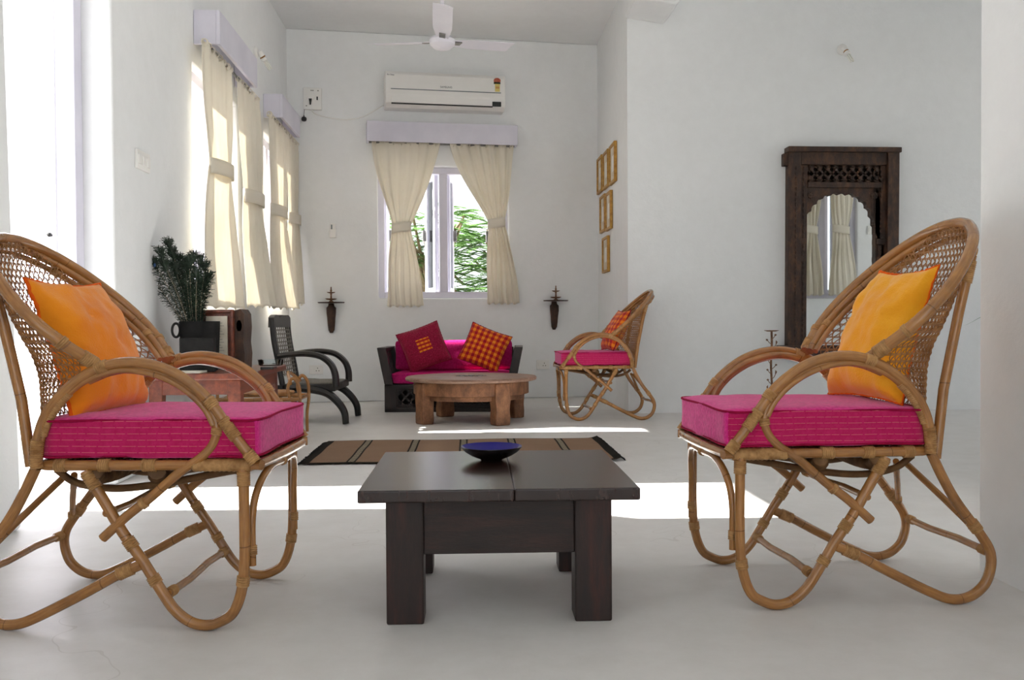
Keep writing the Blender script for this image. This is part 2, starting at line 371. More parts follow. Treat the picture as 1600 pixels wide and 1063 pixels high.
def frame_m(O, A, N):       # local x along A, y along -N (into the wall), z up
    A = A.normalized(); Z = V((0, 0, 1)); Yv = -N.normalized()
    return Matrix(((A.x, Yv.x, 0, O.x), (A.y, Yv.y, 0, O.y), (A.z, Yv.z, 1, O.z), (0, 0, 0, 1)))

# ------------------------------------------------------------------ room shell
CEIL = 3.11
bL, bR = on_floor(560, 628), on_floor(930, 620)
bdir = (bR - bL).normalized(); bN = V((bdir.y, -bdir.x, 0))          # back wall, normal towards the camera
lA = on_floor(36.7, 827.0); 
lcorner = on_plane(448, 100, bL, bN); lcorner.z = 0
ldir = (lcorner - lA).normalized(); lN = V((ldir.y, -ldir.x, 0))      # left wall runs away from the camera, normal into the room
mA = on_floor(982, 646); mY = mA.y; JX = mA.x
jback = bL + bdir * ((JX - bL.x) / bdir.x)
cnr = on_floor(1529, 890.7); PX, PY = cnr.x, cnr.y
def wall(name, P0, A, N, length, h, thick, holes=(), z0=0.0):
    """a wall whose room face runs from P0 along A; it thickens away from N. holes: (a0, a1, zb, zt)"""
    xs = sorted({0.0, length, *[q for hh in holes for q in hh[:2]]}); zs = sorted({z0, h, *[q for hh in holes for q in hh[2:]]})
    def solid(i, k):
        if not (0 <= i < len(xs) - 1 and 0 <= k < len(zs) - 1): return False
        cx, cz = (xs[i] + xs[i + 1]) / 2, (zs[k] + zs[k + 1]) / 2
        return not any(hh[0] < cx < hh[1] and hh[2] < cz < hh[3] for hh in holes)
    T = frame_m(P0, A, N); mb = MB()
    def q(*ps):
        b = len(mb.v); mb.v.extend(tuple(T @ V(p)) for p in ps); mb.face(range(b, b + 4))
    for i in range(len(xs) - 1):
        for k in range(len(zs) - 1):
            if not solid(i, k): continue
            a, b_, c, d = xs[i], xs[i + 1], zs[k], zs[k + 1]
            q((a, 0, c), (b_, 0, c), (b_, 0, d), (a, 0, d)); q((a, thick, c), (a, thick, d), (b_, thick, d), (b_, thick, c))
            if not solid(i - 1, k): q((a, 0, c), (a, 0, d), (a, thick, d), (a, thick, c))
            if not solid(i + 1, k): q((b_, 0, c), (b_, thick, c), (b_, thick, d), (b_, 0, d))
            if not solid(i, k - 1): q((a, 0, c), (a, thick, c), (b_, thick, c), (b_, 0, c))
            if not solid(i, k + 1): q((a, 0, d), (b_, 0, d), (b_, thick, d), (a, thick, d))
    bm = bmesh.new(); me = bpy.data.meshes.new(name)
    for p in mb.v: bm.verts.new(p)
    bm.verts.ensure_lookup_table()
    for f in mb.f: bm.faces.new([bm.verts[i] for i in f])
    bmesh.ops.remove_doubles(bm, verts=bm.verts, dist=1e-5); bmesh.ops.recalc_face_normals(bm, faces=bm.faces)
    bm.to_mesh(me); bm.free(); me.materials.append(M['plaster'])
    o = bpy.data.objects.new(name, me); COL.objects.link(o); md = o.modifiers.new('bevel', 'BEVEL'); md.width = 0.012; md.segments = 3; md.limit_method = 'ANGLE'
    return struct(o)
mb = MB(); mb.box((-1.85, -3.0, -0.12), (6.0, 9.2, 0.0)); struct(mb.build('floor', M['floor'], smooth=False))
mb = MB(); mb.box((-2.0, -3.0, CEIL), (6.0, 9.2, CEIL + 0.15)); struct(mb.build('ceiling', M['plaster'], smooth=False))
TH = 0.22
def lpos(px, off=0.0, py=400):      # distance along the left wall (from lA) where pixel column px meets the plane 'off' in front of it
    p = on_plane(px, py, lA + lN * off, lN); return (p - lA).dot(ldir)
llen = (lcorner - lA).length
d0, d1 = 0.0, lpos(176, 0, 200)
w1a, w1b = lpos(304, 0), lpos(402, 0.12); w2a, w2b = lpos(414, 0), lpos(466, 0.12)
SILL, WTOP = 0.86, 2.06
wall('wall_left', lA, ldir, lN, llen + 0.3, CEIL, TH, [(d0, d1, 0.0, 2.10), (w1a, w1b, SILL, WTOP), (w2a, w2b, SILL, WTOP)])
# near pier left of the door (its plaster leans a little)
p0, p1 = on_floor(36.7, 827.0), at_y(8, 0, lA.y); top = p1.copy(); k = CEIL / p1.z; tx = lA.x + (p1.x - lA.x) * k
mb = MB(); y0 = -2.6
mb.hexa([(lA.x - 0.35, y0, 0), (lA.x + 0.02, y0, 0), (lA.x, lA.y - 0.001, 0), (lA.x - 0.35, lA.y - 0.001, 0), (lA.x - 0.35, y0, CEIL), (tx + 0.02, y0, CEIL), (tx, lA.y - 0.001, CEIL), (lA.x - 0.35, lA.y - 0.001, CEIL)])
struct(mb.build('wall_left_pier', M['plaster'], bevel=0.02, seg=3, smooth=False))
# back wall with its window
bT = frame_m(bL, bdir, bN)
def bpos(px, py, off=0.0):
    p = on_plane(px, py, bL + bN * off, bN); return (p - bL).dot(bdir), p.z
wx0, wz0 = bpos(592, 466); wx1, _ = bpos(795, 466)
WZT = 2.0
off0 = (lcorner - bL).dot(bdir) - 0.4
P0 = bL + bdir * off0
blen = (jback - P0).length + 0.3
wall('wall_back', P0, bdir, bN, blen, CEIL, TH, [(wx0 - off0, wx1 - off0, wz0, WZT)])
# recess wall with the small frames, mirror wall, near right wall, side wall seen in the mirror
wall('wall_recess_right', V((JX, jback.y + 0.1, 0)), V((0, -1, 0)), V((-1, 0, 0)), jback.y + 0.1 - mY - 0.25, CEIL, 0.25)
wall('wall_far_right', V((JX, mY, 0)), V((1, 0, 0)), V((0, -1, 0)), 6.0 - JX, CEIL, 0.25)
bpy.data.objects['wall_recess_right'].modifiers.clear(); bpy.data.objects['wall_far_right'].modifiers.clear()
mb = MB(); mb.box((PX - 0.002, -2.6, -0.05), (2.0, PY, CEIL + 0.03)); struct(mb.build('wall_right', M['plaster'], bevel=0.012, seg=3, smooth=False))
wall('wall_behind', V((1.36, -2.6, 0)), V((-1, 0, 0)), V((0, 1, 0)), 3.1, CEIL, 0.2, [(0.25, 2.5, 0.0, 2.5)])  # unseen wall, put in to limit the daylight from behind the camera
sW = 3.6
wall('wall_side', V((5.9, sW, 0)), V((-1, 0, 0)), V((0, 1, 0)), 5.9 - 2.06, CEIL, 0.22, [(5.9 - 4.14, 5.9 - 3.42, 0.9, 2.2)])
wall('wall_end_right', V((5.9, 7.4, 0)), V((0, -1, 0)), V((-1, 0, 0)), 4.2, CEIL, 0.22, [(0.5, 3.2, 0.7, 2.3)])
# beam end over the mirror wall corner
b0 = at_y(1047, 30, mY); 
mb = MB(); mb.prism([(JX - 0.02, 2.84), (b0.x - 0.05, 2.80), (b0.x, 2.86), (b0.x, CEIL), (JX - 0.02, CEIL)], 0.42, Matrix.Translation((0, mY - 0.42, 0)))
struct(mb.build('trim_1', M['plaster'], bevel=0.015, smooth=False))
# ground outside and an unseen wall added to cut the door's sun patch
mb = MB(); mb.box((-40, -20, -0.3), (40, 60, -0.13)); struct(mb.build('ground', M['ground'], smooth=False), 'sunlit ground outside')
TN = 0.75
def shade_pt(X, Y, xo): return (Y, (X - xo) * TN)
xo = -2.15; pts = [(3.385, -0.12)]
for X, Y in ((0.15, 3.37), (0.5, 3.21), (1.1, 2.88)): pts.append(shade_pt(X, Y, xo))
pts += [(2.2, pts[-1][1] + 0.25), (2.2, -0.12)]
mb = MB(); b = len(mb.v)
n = len(pts)
mb.v.extend((xo, y + 0.0, z) for y, z in pts); mb.v.extend((xo - 0.18, y, z) for y, z in pts)
mb.face(range(n)); mb.face(list(range(n, 2 * n))[::-1])
for i in range(n): mb.face((i, n + i, n + (i + 1) % n, (i + 1) % n))
struct(mb.build('wall_sun_blocker', M['plaster'], smooth=False))

# ------------------------------------------------------------------ windows, pelmets, curtains
def bars(mb, x0, x1, z0, z1, w, d, y=0.0, T=None):
    mb.box((x0, y, z0), (x0 + w, y + d, z1), T); mb.box((x1 - w, y, z0), (x1, y + d, z1), T)
    mb.box((x0 + w, y, z1 - w), (x1 - w, y + d, z1), T); mb.box((x0 + w, y, z0), (x1 - w, y + d, z0 + w), T)
def sash(win, T, hx, w, z0, z1, ang, sgn, y):
    """leaf hinged at x=hx, opening outwards (+y); sgn: which way it would close"""
    R = T @ Matrix.Translation((hx, y, 0)) @ Matrix.Rotation(ang, 4, 'Z')
    mb = MB(); a, b = (0, w) if sgn > 0 else (-w, 0); bars(mb, a, b, z0, z1, 0.045, 0.035, -0.017, R)
    l = mb.build('window_sash', M['frame'], win, smooth=False, bevel=0.003)
    g = MB(); g.box((a + 0.045, -0.003, z0 + 0.045), (b - 0.045, 0.003, z1 - 0.045), R); g.build('pane', M['glass'], l, smooth=False)
    h = MB(); h.box(((b if sgn > 0 else a) - 0.022 * (1 if sgn > 0 else -1) - 0.006, -0.045, (z0 + z1) / 2 - 0.05), ((b if sgn > 0 else a) - 0.022 * (1 if sgn > 0 else -1) + 0.006, -0.017, (z0 + z1) / 2 + 0.05), R)
    h.build('latch', M['steel'], l, smooth=False)
def window(name, P0, A, N, x0, x1, z0, z1, inset=0.05, angs=(80, 80, 80, 80), sill=False):
    T = frame_m(P0, A, N); win = bpy.data.objects.new(name, None); COL.objects.link(win); struct(win, 'white wooden casement window with its leaves open outwards')
    mb = MB(); bars(mb, x0, x1, z0, z1, 0.055, 0.075, inset, T); xm = (x0 + x1) / 2
    mb.box((xm - 0.035, inset, z0 + 0.055), (xm + 0.035, inset + 0.075, z1 - 0.055), T)
    mb.build('window_frame', M['frame'], win, smooth=False, bevel=0.004)
    y = inset + 0.095; w = (xm - 0.035 - x0 - 0.055) / 2 + 0.0
    a, b = z0 + 0.05, z1 - 0.05
    sash(win, T, x0 + 0.06, w, a, b, radians(angs[0]), 1, y); sash(win, T, xm - 0.05, w, a, b, -radians(angs[1]), -1, y)
    sash(win, T, xm + 0.05, w, a, b, radians(angs[2]), 1, y); sash(win, T, x1 - 0.06, w, a, b, -radians(angs[3]), -1, y)
    return win
window('window_1', bL, bdir, bN, wx0, wx1, wz0, WZT, angs=(80, 74, 74, 80))
window('window_2', lA, ldir, lN, w1a, w1b, SILL, WTOP, angs=(95, 95, 85, 85))
window('window_3', lA, ldir, lN, w2a, w2b, SILL, WTOP, angs=(95, 95, 85, 85))
window('window_4', V((5.9, sW, 0)), V((-1, 0, 0)), V((0, 1, 0)), 5.9 - 4.14, 5.9 - 3.42, 0.9, 2.2, angs=(12, 12, 12, 12))
def pelmet(label, P0, A, N, x0, x1, z0, z1, d):
    T = frame_m(P0, A, N); t = thing('curtain_pelmet', label, 'pelmet', tuple(T @ V(((x0 + x1) / 2, 0, z0))))
    L = Matrix.Translation(-t.location) @ T
    mb = MB(); mb.box((x0, -d, z0), (x1, -d + 0.02, z1), L); mb.box((x0, -d + 0.02, z0), (x0 + 0.02, -0.001, z1), L); mb.box((x1 - 0.02, -d + 0.02, z0), (x1, -0.001, z1), L)
    mb.box((x0 + 0.02, -d + 0.02, z1 - 0.02), (x1 - 0.02, -0.001, z1), L)
    mb.build('board', M['frame'], t, smooth=False, bevel=0.003)
    r = MB(); r.tube([L @ V((x0 + 0.02, -d / 2, z0 + 0.0)), L @ V((x1 - 0.02, -d / 2, z0 + 0.0))], 0.008, 10); r.build('rod', M['steel'], t)
    return t
def curtain(label, P0, A, N, off, tops, waist, hem, zt, zw, zh, folds=5, amp=0.03, seed=0, bulge=0.0, group=None, band=0.042):
    """tops/waist/hem: (a0,a1) along the wall"""
    rn = random.Random(seed); T = frame_m(P0, A, N)
    cx = sum(waist) / 2; t = thing('curtain', label, 'curtain', tuple(T @ V((cx, -off, zh))), group=group)
    L = Matrix.Translation(-t.location) @ T
    nu, nv = 72, 60; ph = rn.uniform(0, 6); ph2 = rn.uniform(0, 6)
    def widths(z):
        if z > zw:
            s = (z - zw) / (zt - zw); s = s ** 0.85; s = s * s * (3 - 2 * s) * 0.35 + s * 0.65
            return waist[0] + (tops[0] - waist[0]) * s, waist[1] + (tops[1] - waist[1]) * s
        s = (zw - z) / (zw - zh); s = s ** 0.7
        return waist[0] + (hem[0] - waist[0]) * s, waist[1] + (hem[1] - waist[1]) * s
    rows = []
    for j in range(nv + 1):
        z = zt + 0.02 + (zh - zt - 0.02) * j / nv; a0, a1 = widths(min(z, zt)); row = []
        dw = abs(z - zw); pinch = min(1, dw / 0.25); ww = a1 - a0
        for i in range(nu + 1):
            u = i / nu; a = a0 + ww * u
            am = amp * (0.35 + 0.65 * pinch) * (0.6 + 0.4 * sin(3 * u + ph2))
            if z > zt - 0.06: am *= 0.8
            f = sin(2 * pi * folds * u + ph + 0.8 * sin(2.3 * z + ph2)) + 0.35 * sin(2 * pi * folds * 2.3 * u + ph2 + z)
            b = bulge * max(0, (zw - z) / (zw - zh)) ** 1.3 if z < zw else 0
            y = -(off + am * f * 0.7 + b * (0.4 + 0.6 * u)) - 0.012 * sin(pi * u) * (1 - pinch)
            zz = z + (0.008 * sin(2 * pi * folds * u + ph + 1) if j == nv else 0)
            row.append(L @ V((a + 0.006 * sin(9 * z + 5 * u), y, zz)))
        rows.append(row)
    mb = MB(); mb.grid(rows); c = mb.build('cloth', M['curtain'], t, angle=180)
    md = c.modifiers.new('thick', 'SOLIDIFY'); md.thickness = 0.0016
    # tie band round the waist
    mb = MB(); ring = []; hw = (waist[1] - waist[0]) / 2 + 0.008
    for k in range(28):
        th = 2 * pi * k / 28; ring.append((cx + hw * cos(th), -off - 0.008 + (amp * 0.75 + 0.012) * sin(th)))
    rows = [[L @ V((a, y, zw + dz + 0.012 * (a - cx) / hw)) for a, y in ring] for dz in (-band, -band * 0.5, 0, band * 0.5, band)]
    mb.grid(rows, closed_v=True); bnd = mb.build('tie_band', M['curtain'], t, angle=180); md = bnd.modifiers.new('thick', 'SOLIDIFY'); md.thickness = 0.003
    # hem seam and the loops over the rod
    mb = MB()
    for k in range(8):
        a = tops[0] + (tops[1] - tops[0]) * (k + 0.5) / 8
        pts = [L @ V((a + rn.uniform(-.004, .004), -off + 0.016 * cos(q), zt + 0.012 + 0.016 * sin(q))) for q in [pi * 2 * i / 10 for i in range(10)]]
        mb.tube(pts, 0.011, 6, closed=True, flat=0.25)
    mb.build('heading_loops', M['curtain'], t)
    return t
pz0 = bpos(690, 223.5, 0.12)[1]; pz1 = bpos(690, 192, 0.12)[1]; pa = bpos(573, 207, 0.12)[0]; pb = bpos(809, 207, 0.12)[0]
pelmet('long white pelmet box above the window of the back wall', bL, bdir, bN, pa, pb, pz0, pz1, 0.12)
def bc(pxs, py, off=0.07): return tuple(bpos(p, py, off)[0] for p in pxs)
ztp = bpos(690, 227, 0.07)[1]
curtain('cream curtain tied in the middle, left of the pair at the back wall window', bL, bdir, bN, 0.07, bc((580, 688), 228), bc((613, 641), 356), bc((604, 662), 478), ztp, bpos(626, 356, 0.07)[1], bpos(640, 479, 0.07)[1], 5, 0.028, 3)
curtain('cream curtain tied in the middle, right of the pair at the back wall window', bL, bdir, bN, 0.07, bc((702, 803), 228), bc((763, 788), 349), bc((760, 812), 474), ztp, bpos(774, 349, 0.07)[1], bpos(785, 475, 0.07)[1], 5, 0.028, 8)
def lz(px, py, off): return on_plane(px, py, lA + lN * off, lN).z
def lp(px, off, py): return lpos(px, off, py)
for i, (xa, xb, py0, py1, pxe, lab) in enumerate(((302, 403, 67, 14, 342, 'white pelmet box over the nearer window of the left wall'), (411, 469, 178, 141, 437, 'white pelmet box over the farther window of the left wall, by the corner'))):
    a0 = lpos(xa, 0.0, (py0 + py1) / 2); a1 = lpos(xb, 0.14, 200); off = 0.14
    pelmet(lab, lA, ldir, lN, a0, a1, lz(pxe, py0, off), lz(pxe, py1, off), off)
zt1 = lz(342, 74, 0.14); zt2 = lz(437, 184, 0.14)
def lc(pxs, py, off=0.08): return tuple(lpos(p, off, py) for p in pxs)
curtain('cream tied curtain nearest to the door on the left wall', lA, ldir, lN, 0.08, lc((317, 362), 120), lc((328, 360), 265), lc((316, 372), 470, 0.10), zt1, lz(345, 266, 0.08), lz(345, 482, 0.10), 4, 0.035, 11, 0.05)
curtain('cream tied curtain second from the door on the left wall', lA, ldir, lN, 0.08, lc((371, 404), 160), lc((381, 409), 310), lc((378, 407), 470, 0.10), zt1, lz(396, 311, 0.08), lz(400, 480, 0.12), 4, 0.035, 12, 0.12)
curtain('cream tied curtain third from the door, brightly backlit on the left wall', lA, ldir, lN, 0.08, lc((419, 448), 210), lc((423, 446), 330), lc((419, 448), 470, 0.10), zt2, lz(433, 330, 0.08), lz(440, 483, 0.12), 4, 0.03, 13, 0.10)
curtain('cream tied curtain on the left wall, next to the room corner', lA, ldir, lN, 0.08, lc((450, 467), 230), lc((450, 467), 343), lc((450, 467), 470, 0.10), zt2, lz(459, 343, 0.08), lz(465, 476, 0.12), 4, 0.025, 14, 0.06)
sP, sA, sN = V((5.9, sW, 0)), V((-1, 0, 0)), V((0, 1, 0))
pelmet('white pelmet box over the side wall window, seen only in the mirror', sP, sA, sN, 5.9 - 4.22, 5.9 - 3.34, 2.34, 2.52, 0.13)
curtain('cream tied curtain on the side wall, the one seen whole in the mirror', sP, sA, sN, 0.07, (5.9 - 4.10, 5.9 - 3.78), (5.9 - 4.02, 5.9 - 3.85), (5.9 - 4.12, 5.9 - 3.80), 2.32, 1.62, 0.93, 5, 0.035, 21)
curtain('cream tied curtain on the side wall, cut by the mirror frame in the mirror', sP, sA, sN, 0.07, (5.9 - 3.77, 5.9 - 3.44), (5.9 - 3.68, 5.9 - 3.54), (5.9 - 3.76, 5.9 - 3.44), 2.32, 1.62, 0.93, 5, 0.035, 22)

# door frame and open leaf
T = frame_m(lA, ldir, lN); win = bpy.data.objects.new('door_1', None); COL.objects.link(win); struct(win, 'white door standing open to the terrace')
mb = MB(); mb.box((d1 - 0.075, 0.12, 0.0), (d1, 0.20, 2.10), T); mb.box((0.001, 0.12, 0), (0.075, 0.20, 2.10), T); mb.box((0.075, 0.12, 2.03), (d1 - 0.075, 0.20, 2.10), T)
mb.build('door_frame', M['frame'], win, smooth=False, bevel=0.004)
mb = MB(); R = T @ Matrix.Translation((d1 - 0.08, 0.2, 0)) @ Matrix.Rotation(radians(-138), 4, 'Z'); bars(mb, -0.42, 0, 0.02, 2.02, 0.08, 0.035, 0, R)
mb.box((-0.34, 0.0, 0.7), (-0.08, 0.035, 0.78), R); mb.box((-0.34, 0.01, 0.1), (-0.08, 0.025, 0.7), R); mb.box((-0.34, 0.01, 0.78), (-0.08, 0.025, 1.94), R)
dl = mb.build('door_leaf', M['frame'], win, smooth=False, bevel=0.003)
kp = at_y(102, 366, (R @ V((-0.04, 0, 1))).y - 0.03)
mb = MB(); mb.lathe([(0.0, -0.012), (0.009, -0.008), (0.011, 0), (0.006, 0.006), (0.005, 0.02)], 12, Matrix.Translation(R @ V((-0.04, -0.01, kp.z))) @ Matrix.Rotation(radians(-90), 4, 'X'))
mb.build('door_knob', M['blackplastic'], dl)

# ------------------------------------------------------------------ rattan lounge chair (local x towards its back, y sideways)
def prof(pts, X0=0.92, sc_=697.0, hz=502.0, shift=0.0):
    return [((x - 730) / sc_ - X0 + shift, 0.66 - (y - hz) / sc_) for x, y in pts]
def ridged(R, pitch=0.0045, h=0.0016):
    return lambda t, d: R + h * (0.5 + 0.5 * sin(2 * pi * d / pitch))
def seg_of(path, a, b, n=26):
    """part of a polyline between fractions a and b of its length, resampled"""
    L = [0]
    for i in range(1, len(path)): L.append(L[-1] + (path[i] - path[i - 1]).length)
    out = []
    for k in range(n + 1):
        d = (a + (b - a) * k / n) * L[-1]; i = 1
        while i < len(L) - 1 and L[i] < d: i += 1
        t = (d - L[i - 1]) / max(1e-9, L[i] - L[i - 1]); out.append(path[i - 1].lerp(path[i], t))
    return out
def length(path): return sum((path[i] - path[i - 1]).length for i in range(1, len(path)))
def rattan_part(name, path, r, parent, binds=(), seg=10, mat='rattan'):
    mb = MB(); mb.tube(path, r, seg); o = mb.build(name, M[mat], parent, angle=60); L = length(path)
    for (c, ln) in binds:
        h = ln / 2 / L; s = seg_of(path, max(0, c - h), min(1, c + h), max(8, int(ln / 0.0045 * 5)))
        q = MB(); q.tube(s, ridged(r + 0.0015), seg, caps=True); q.build('binding', M['binding'], o, angle=80)
    return o
HW = 0.2
LEG = prof([(1157, 716), (1156.5, 760), (1156.5, 850), (1161.6, 901), (1175, 935), (1195.5, 949), (1216, 954), (1239.5, 949), (1263, 931), (1283.6, 901), (1310.7, 857), (1341, 813), (1365, 772), (1396, 721)])
REAR = prof([(1471, 716), (1490, 755), (1514, 796), (1554.6, 850), (1570, 877), (1571.5, 903), (1561, 931), (1536, 950), (1504, 953), (1466.5, 939), (1399, 905), (1351, 879), (1313, 862)])
ARM = prof([(1136, 708), (1150, 690), (1172, 661), (1194, 629), (1215, 603.5), (1250, 577), (1285, 562.5), (1320, 557.5), (1355, 561.5), (1390, 576), (1425, 603.5), (1449.5, 635), (1462, 668), (1466, 700), (1465, 716)])
ARM2 = prof([(1370, 822), (1331, 787), (1297, 761), (1250, 721), (1222.6, 703), (1203, 684), (1195, 662), (1199, 640), (1215, 614), (1252, 585), (1286, 572), (1320, 566.5), (1355, 571), (1388, 584)])
RIM = [(0.575, 0.195), (0.60, 0.222), (0.635, 0.252), (0.68, 0.27), (0.725, 0.266), (0.77, 0.245), (0.815, 0.207), (0.85, 0.160), (0.877, 0.100), (0.889, 0.045), (0.891, 0.0)]
def rim_u(v): return 0.012 + (v - 0.585) * 0.96
def make_chair(label, grp=None):
    c = thing('rattan_chair', label, 'chair', group=grp)
    for s in (-1, 1):
        y = s * HW
        P3 = lambda pr, dy=0.0: spline([V((u, y + s * dy, v)) for u, v in pr], 8)
        rattan_part('front_leg', P3(LEG), 0.0118, c, [(0.03, 0.03), (0.30, 0.022), (0.66, 0.02), (0.775, 0.025), (0.97, 0.04)])
        rattan_part('rear_leg', P3(REAR, 0.0), 0.0118, c, [(0.27, 0.026), (0.95, 0.035)])
        arm = P3(ARM, 0.012)
        rattan_part('arm_hoop', arm, 0.0115, c, [(0.02, 0.028), (0.13, 0.05), (0.225, 0.022), (0.60, 0.024), (0.965, 0.075)])
        rattan_part('arm_brace', P3(ARM2, 0.004), 0.0105, c, [(0.17, 0.012), (0.50, 0.016)])
        arm3 = spline([V((u + 0.012, y + s * 0.010, v - 0.003)) for u, v in prof([(1190, 650), (1203, 626), (1225, 603), (1254, 584), (1286, 572), (1320, 567), (1352, 571), (1388, 586), (1418, 612), (1439, 642), (1450, 672), (1453, 700)])], 8)
        rattan_part('arm_strand', arm3, 0.0075, c, [(0.80, 0.11)], seg=8)
        # back post
        rattan_part('back_post', [V((0.157, s * 0.195, 0.345)), V((0.178, s * 0.19, 0.50)), V((0.208, s * 0.20, 0.67)), V((0.236, s * 0.205, 0.80))], 0.0115, c, [(0.92, 0.05)])
        # diagonal brace under the seat down to the rear loop
        rattan_part('brace', [V((0.175, s * 0.03, 0.30)), V((0.225, s * 0.12, 0.225)), V((0.262, s * 0.19, 0.165))], 0.008, c, [(0.95, 0.016)])
    # seat frame ring
    x0, x1, zz = -0.338, 0.135, 0.358
    ring = spline([(x0, -HW + 0.02, zz), (x0 + 0.02, -HW, zz), (0, -HW, zz), (x1 - 0.03, -HW, zz), (x1, -HW + 0.03, zz), (x1 + 0.012, 0, zz), (x1, HW - 0.03, zz), (x1 - 0.03, HW, zz), (0, HW, zz), (x0 + 0.02, HW, zz), (x0, HW - 0.02, zz), (x0 - 0.006, 0, zz)], 8, closed=True)
    mb = MB(); mb.tube(ring, 0.0115, 10, closed=True); fr = mb.build('seat_frame', M['rattan'], c, angle=60)
    for s in (-1, 1):
        for xa, xb in ((-0.325, -0.20), (-0.12, -0.09), (-0.02, 0.005), (0.075, 0.10)):
            q = MB(); q.tube([V((xa + (xb - xa) * k / 40, s * HW, zz)) for k in range(41)], ridged(0.0135), 10); q.build('binding', M['binding'], fr, angle=80)
    # woven seat
    mb = MB()
    for k in range(22):
        x = x0 + 0.015 + k * 0.0205
        mb.tube([V((x, -HW + 0.004 + 2 * (HW - 0.004) * j / 24, zz + 0.004 + 0.0025 * (1 if (j + k) % 2 else -1))) for j in range(25)], 0.0042, 5, flat=0.6)
    for k in range(18):
        y = -HW + 0.02 + k * 0.0212
        mb.tube([V((x0 + 0.004 + (x1 - x0) * j / 24, y, zz + 0.004 + 0.0025 * (-1 if (j + k) % 2 else 1))) for j in range(25)], 0.0042, 5, flat=0.6)
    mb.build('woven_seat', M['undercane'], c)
    # sagging supports below the seat
    for y in (-0.11, 0.11):
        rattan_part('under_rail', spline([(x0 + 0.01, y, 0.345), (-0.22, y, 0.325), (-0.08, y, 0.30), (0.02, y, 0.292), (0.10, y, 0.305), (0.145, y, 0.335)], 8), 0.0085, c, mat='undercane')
    for x in (-0.09, 0.045):
        p = spline([(x - 0.03, -HW, 0.345), (x, -0.12, 0.322), (x + 0.01, 0, 0.312), (x, 0.12, 0.322), (x - 0.03, HW, 0.345)], 8)
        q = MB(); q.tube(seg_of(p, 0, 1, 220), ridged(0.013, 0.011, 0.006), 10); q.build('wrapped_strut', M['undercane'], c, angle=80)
    # front arch between the front legs
    ar = spline([(-0.318, -HW + 0.022, 0.135), (-0.318, -HW + 0.024, 0.24), (-0.325, -HW + 0.045, 0.30), (-0.335, -HW + 0.10, 0.336), (-0.338, 0, 0.338), (-0.335, HW - 0.10, 0.336), (-0.325, HW - 0.045, 0.30), (-0.318, HW - 0.024, 0.24), (-0.318, HW - 0.022, 0.135)], 8)
    rattan_part('front_arch', ar, 0.0085, c, [(0.05, 0.02), (0.5, 0.012), (0.95, 0.02)])
    # rungs
    for (u, v, r) in ((-0.137, 0.077, 0.009), (-0.004, 0.252, 0.008), (0.288, 0.118, 0.009)):
        rattan_part('rung', [V((u, -HW + 0.008, v)), V((u + 0.002, -0.06, v + 0.002)), V((u - 0.002, 0.07, v - 0.002)), V((u, HW - 0.008, v))], r, c, [(0.06, 0.026), (0.94, 0.026)])
    # back hoop
    def hoop(scale_w, dv, du, r, name, binds=(), top=0.0):
        pts = [(rim_u(v) + du, w * scale_w, v + dv + top * (v - 0.585)) for v, w in RIM]
        full = [V((u, -w, v)) for u, w, v in pts] + [V((u, w, v)) for u, w, v in pts[::-1][1:]]
        return rattan_part(name, spline(full, 7), r, c, binds)
    hoop(1.0, 0, 0, 0.0135, 'back_hoop', [(0.025, 0.035), (0.975, 0.035), (0.08, 0.012), (0.92, 0.012)])
    hoop(0.915, 0.0, 0.006, 0.0105, 'back_hoop_inner', [(0.1, 0.02), (0.9, 0.02)], top=-0.055)
    hoop(0.845, 0.0, 0.016, 0.0075, 'back_hoop_lining', [(0.2, 0.02), (0.35, 0.02), (0.65, 0.02), (0.8, 0.02)], top=-0.11)
    # woven cane shell
    def interp(tab, v):
        if v <= tab[0][0]: return tab[0][1]
        for (a, b), (c_, d) in zip(tab, tab[1:]):
            if v <= c_: return b + (d - b) * (v - a) / (c_ - a)
        return tab[-1][1]
    SP = [(0.36, 0.165), (0.455, 0.195), (0.53, 0.212), (0.61, 0.232), (0.70, 0.256), (0.80, 0.281), (0.885, 0.298)]
    LOW = sorted([(v, u) for u, v in prof([(1398, 582), (1425, 603.5), (1449.5, 635), (1462, 668), (1466, 700), (1465, 716)])])
    WB = [(0.36, HW - 0.01), (0.56, HW - 0.005), (0.60, 0.215), (0.635, 0.245), (0.68, 0.262), (0.725, 0.258), (0.77, 0.237), (0.815, 0.198), (0.85, 0.15), (0.872, 0.09), (0.884, 0.03)]
    def bound_u(v):
        if v < 0.555: return interp(LOW, v)
        if v < 0.60: t = (v - 0.555) / 0.045; return interp(LOW, 0.555) * (1 - t) + rim_u(0.60) * t
        return rim_u(v) + 0.004
    def S(q, v):     # q in [-1,1] fraction of the arc half length
        w = interp(WB, v); us = interp(SP, v); ub = min(bound_u(v), us); D = us - ub
        n = 24; acc = [0]
        for i in range(1, n + 1):
            t0, t1 = (i - 1) / n, i / n; acc.append(acc[-1] + sqrt((w / n) ** 2 + (D * (t1 ** 2.6 - t0 ** 2.6)) ** 2))
        tq = abs(q) * acc[-1]; i = 1
        while i < n and acc[i] < tq: i += 1
        t = (i - 1 + (tq - acc[i - 1]) / max(1e-9, acc[i] - acc[i - 1])) / n
        return us - D * t ** 2.6, w * t * (1 if q >= 0 else -1), acc[-1]
    NVT, NQ = 80, 41; v0, v1 = 0.362, 0.884; tab = []
    for i in range(NVT + 1):
        v = v0 + (v1 - v0) * i / NVT; tab.append([S(-1 + 2 * j / (NQ - 1), v) for j in range(NQ)])
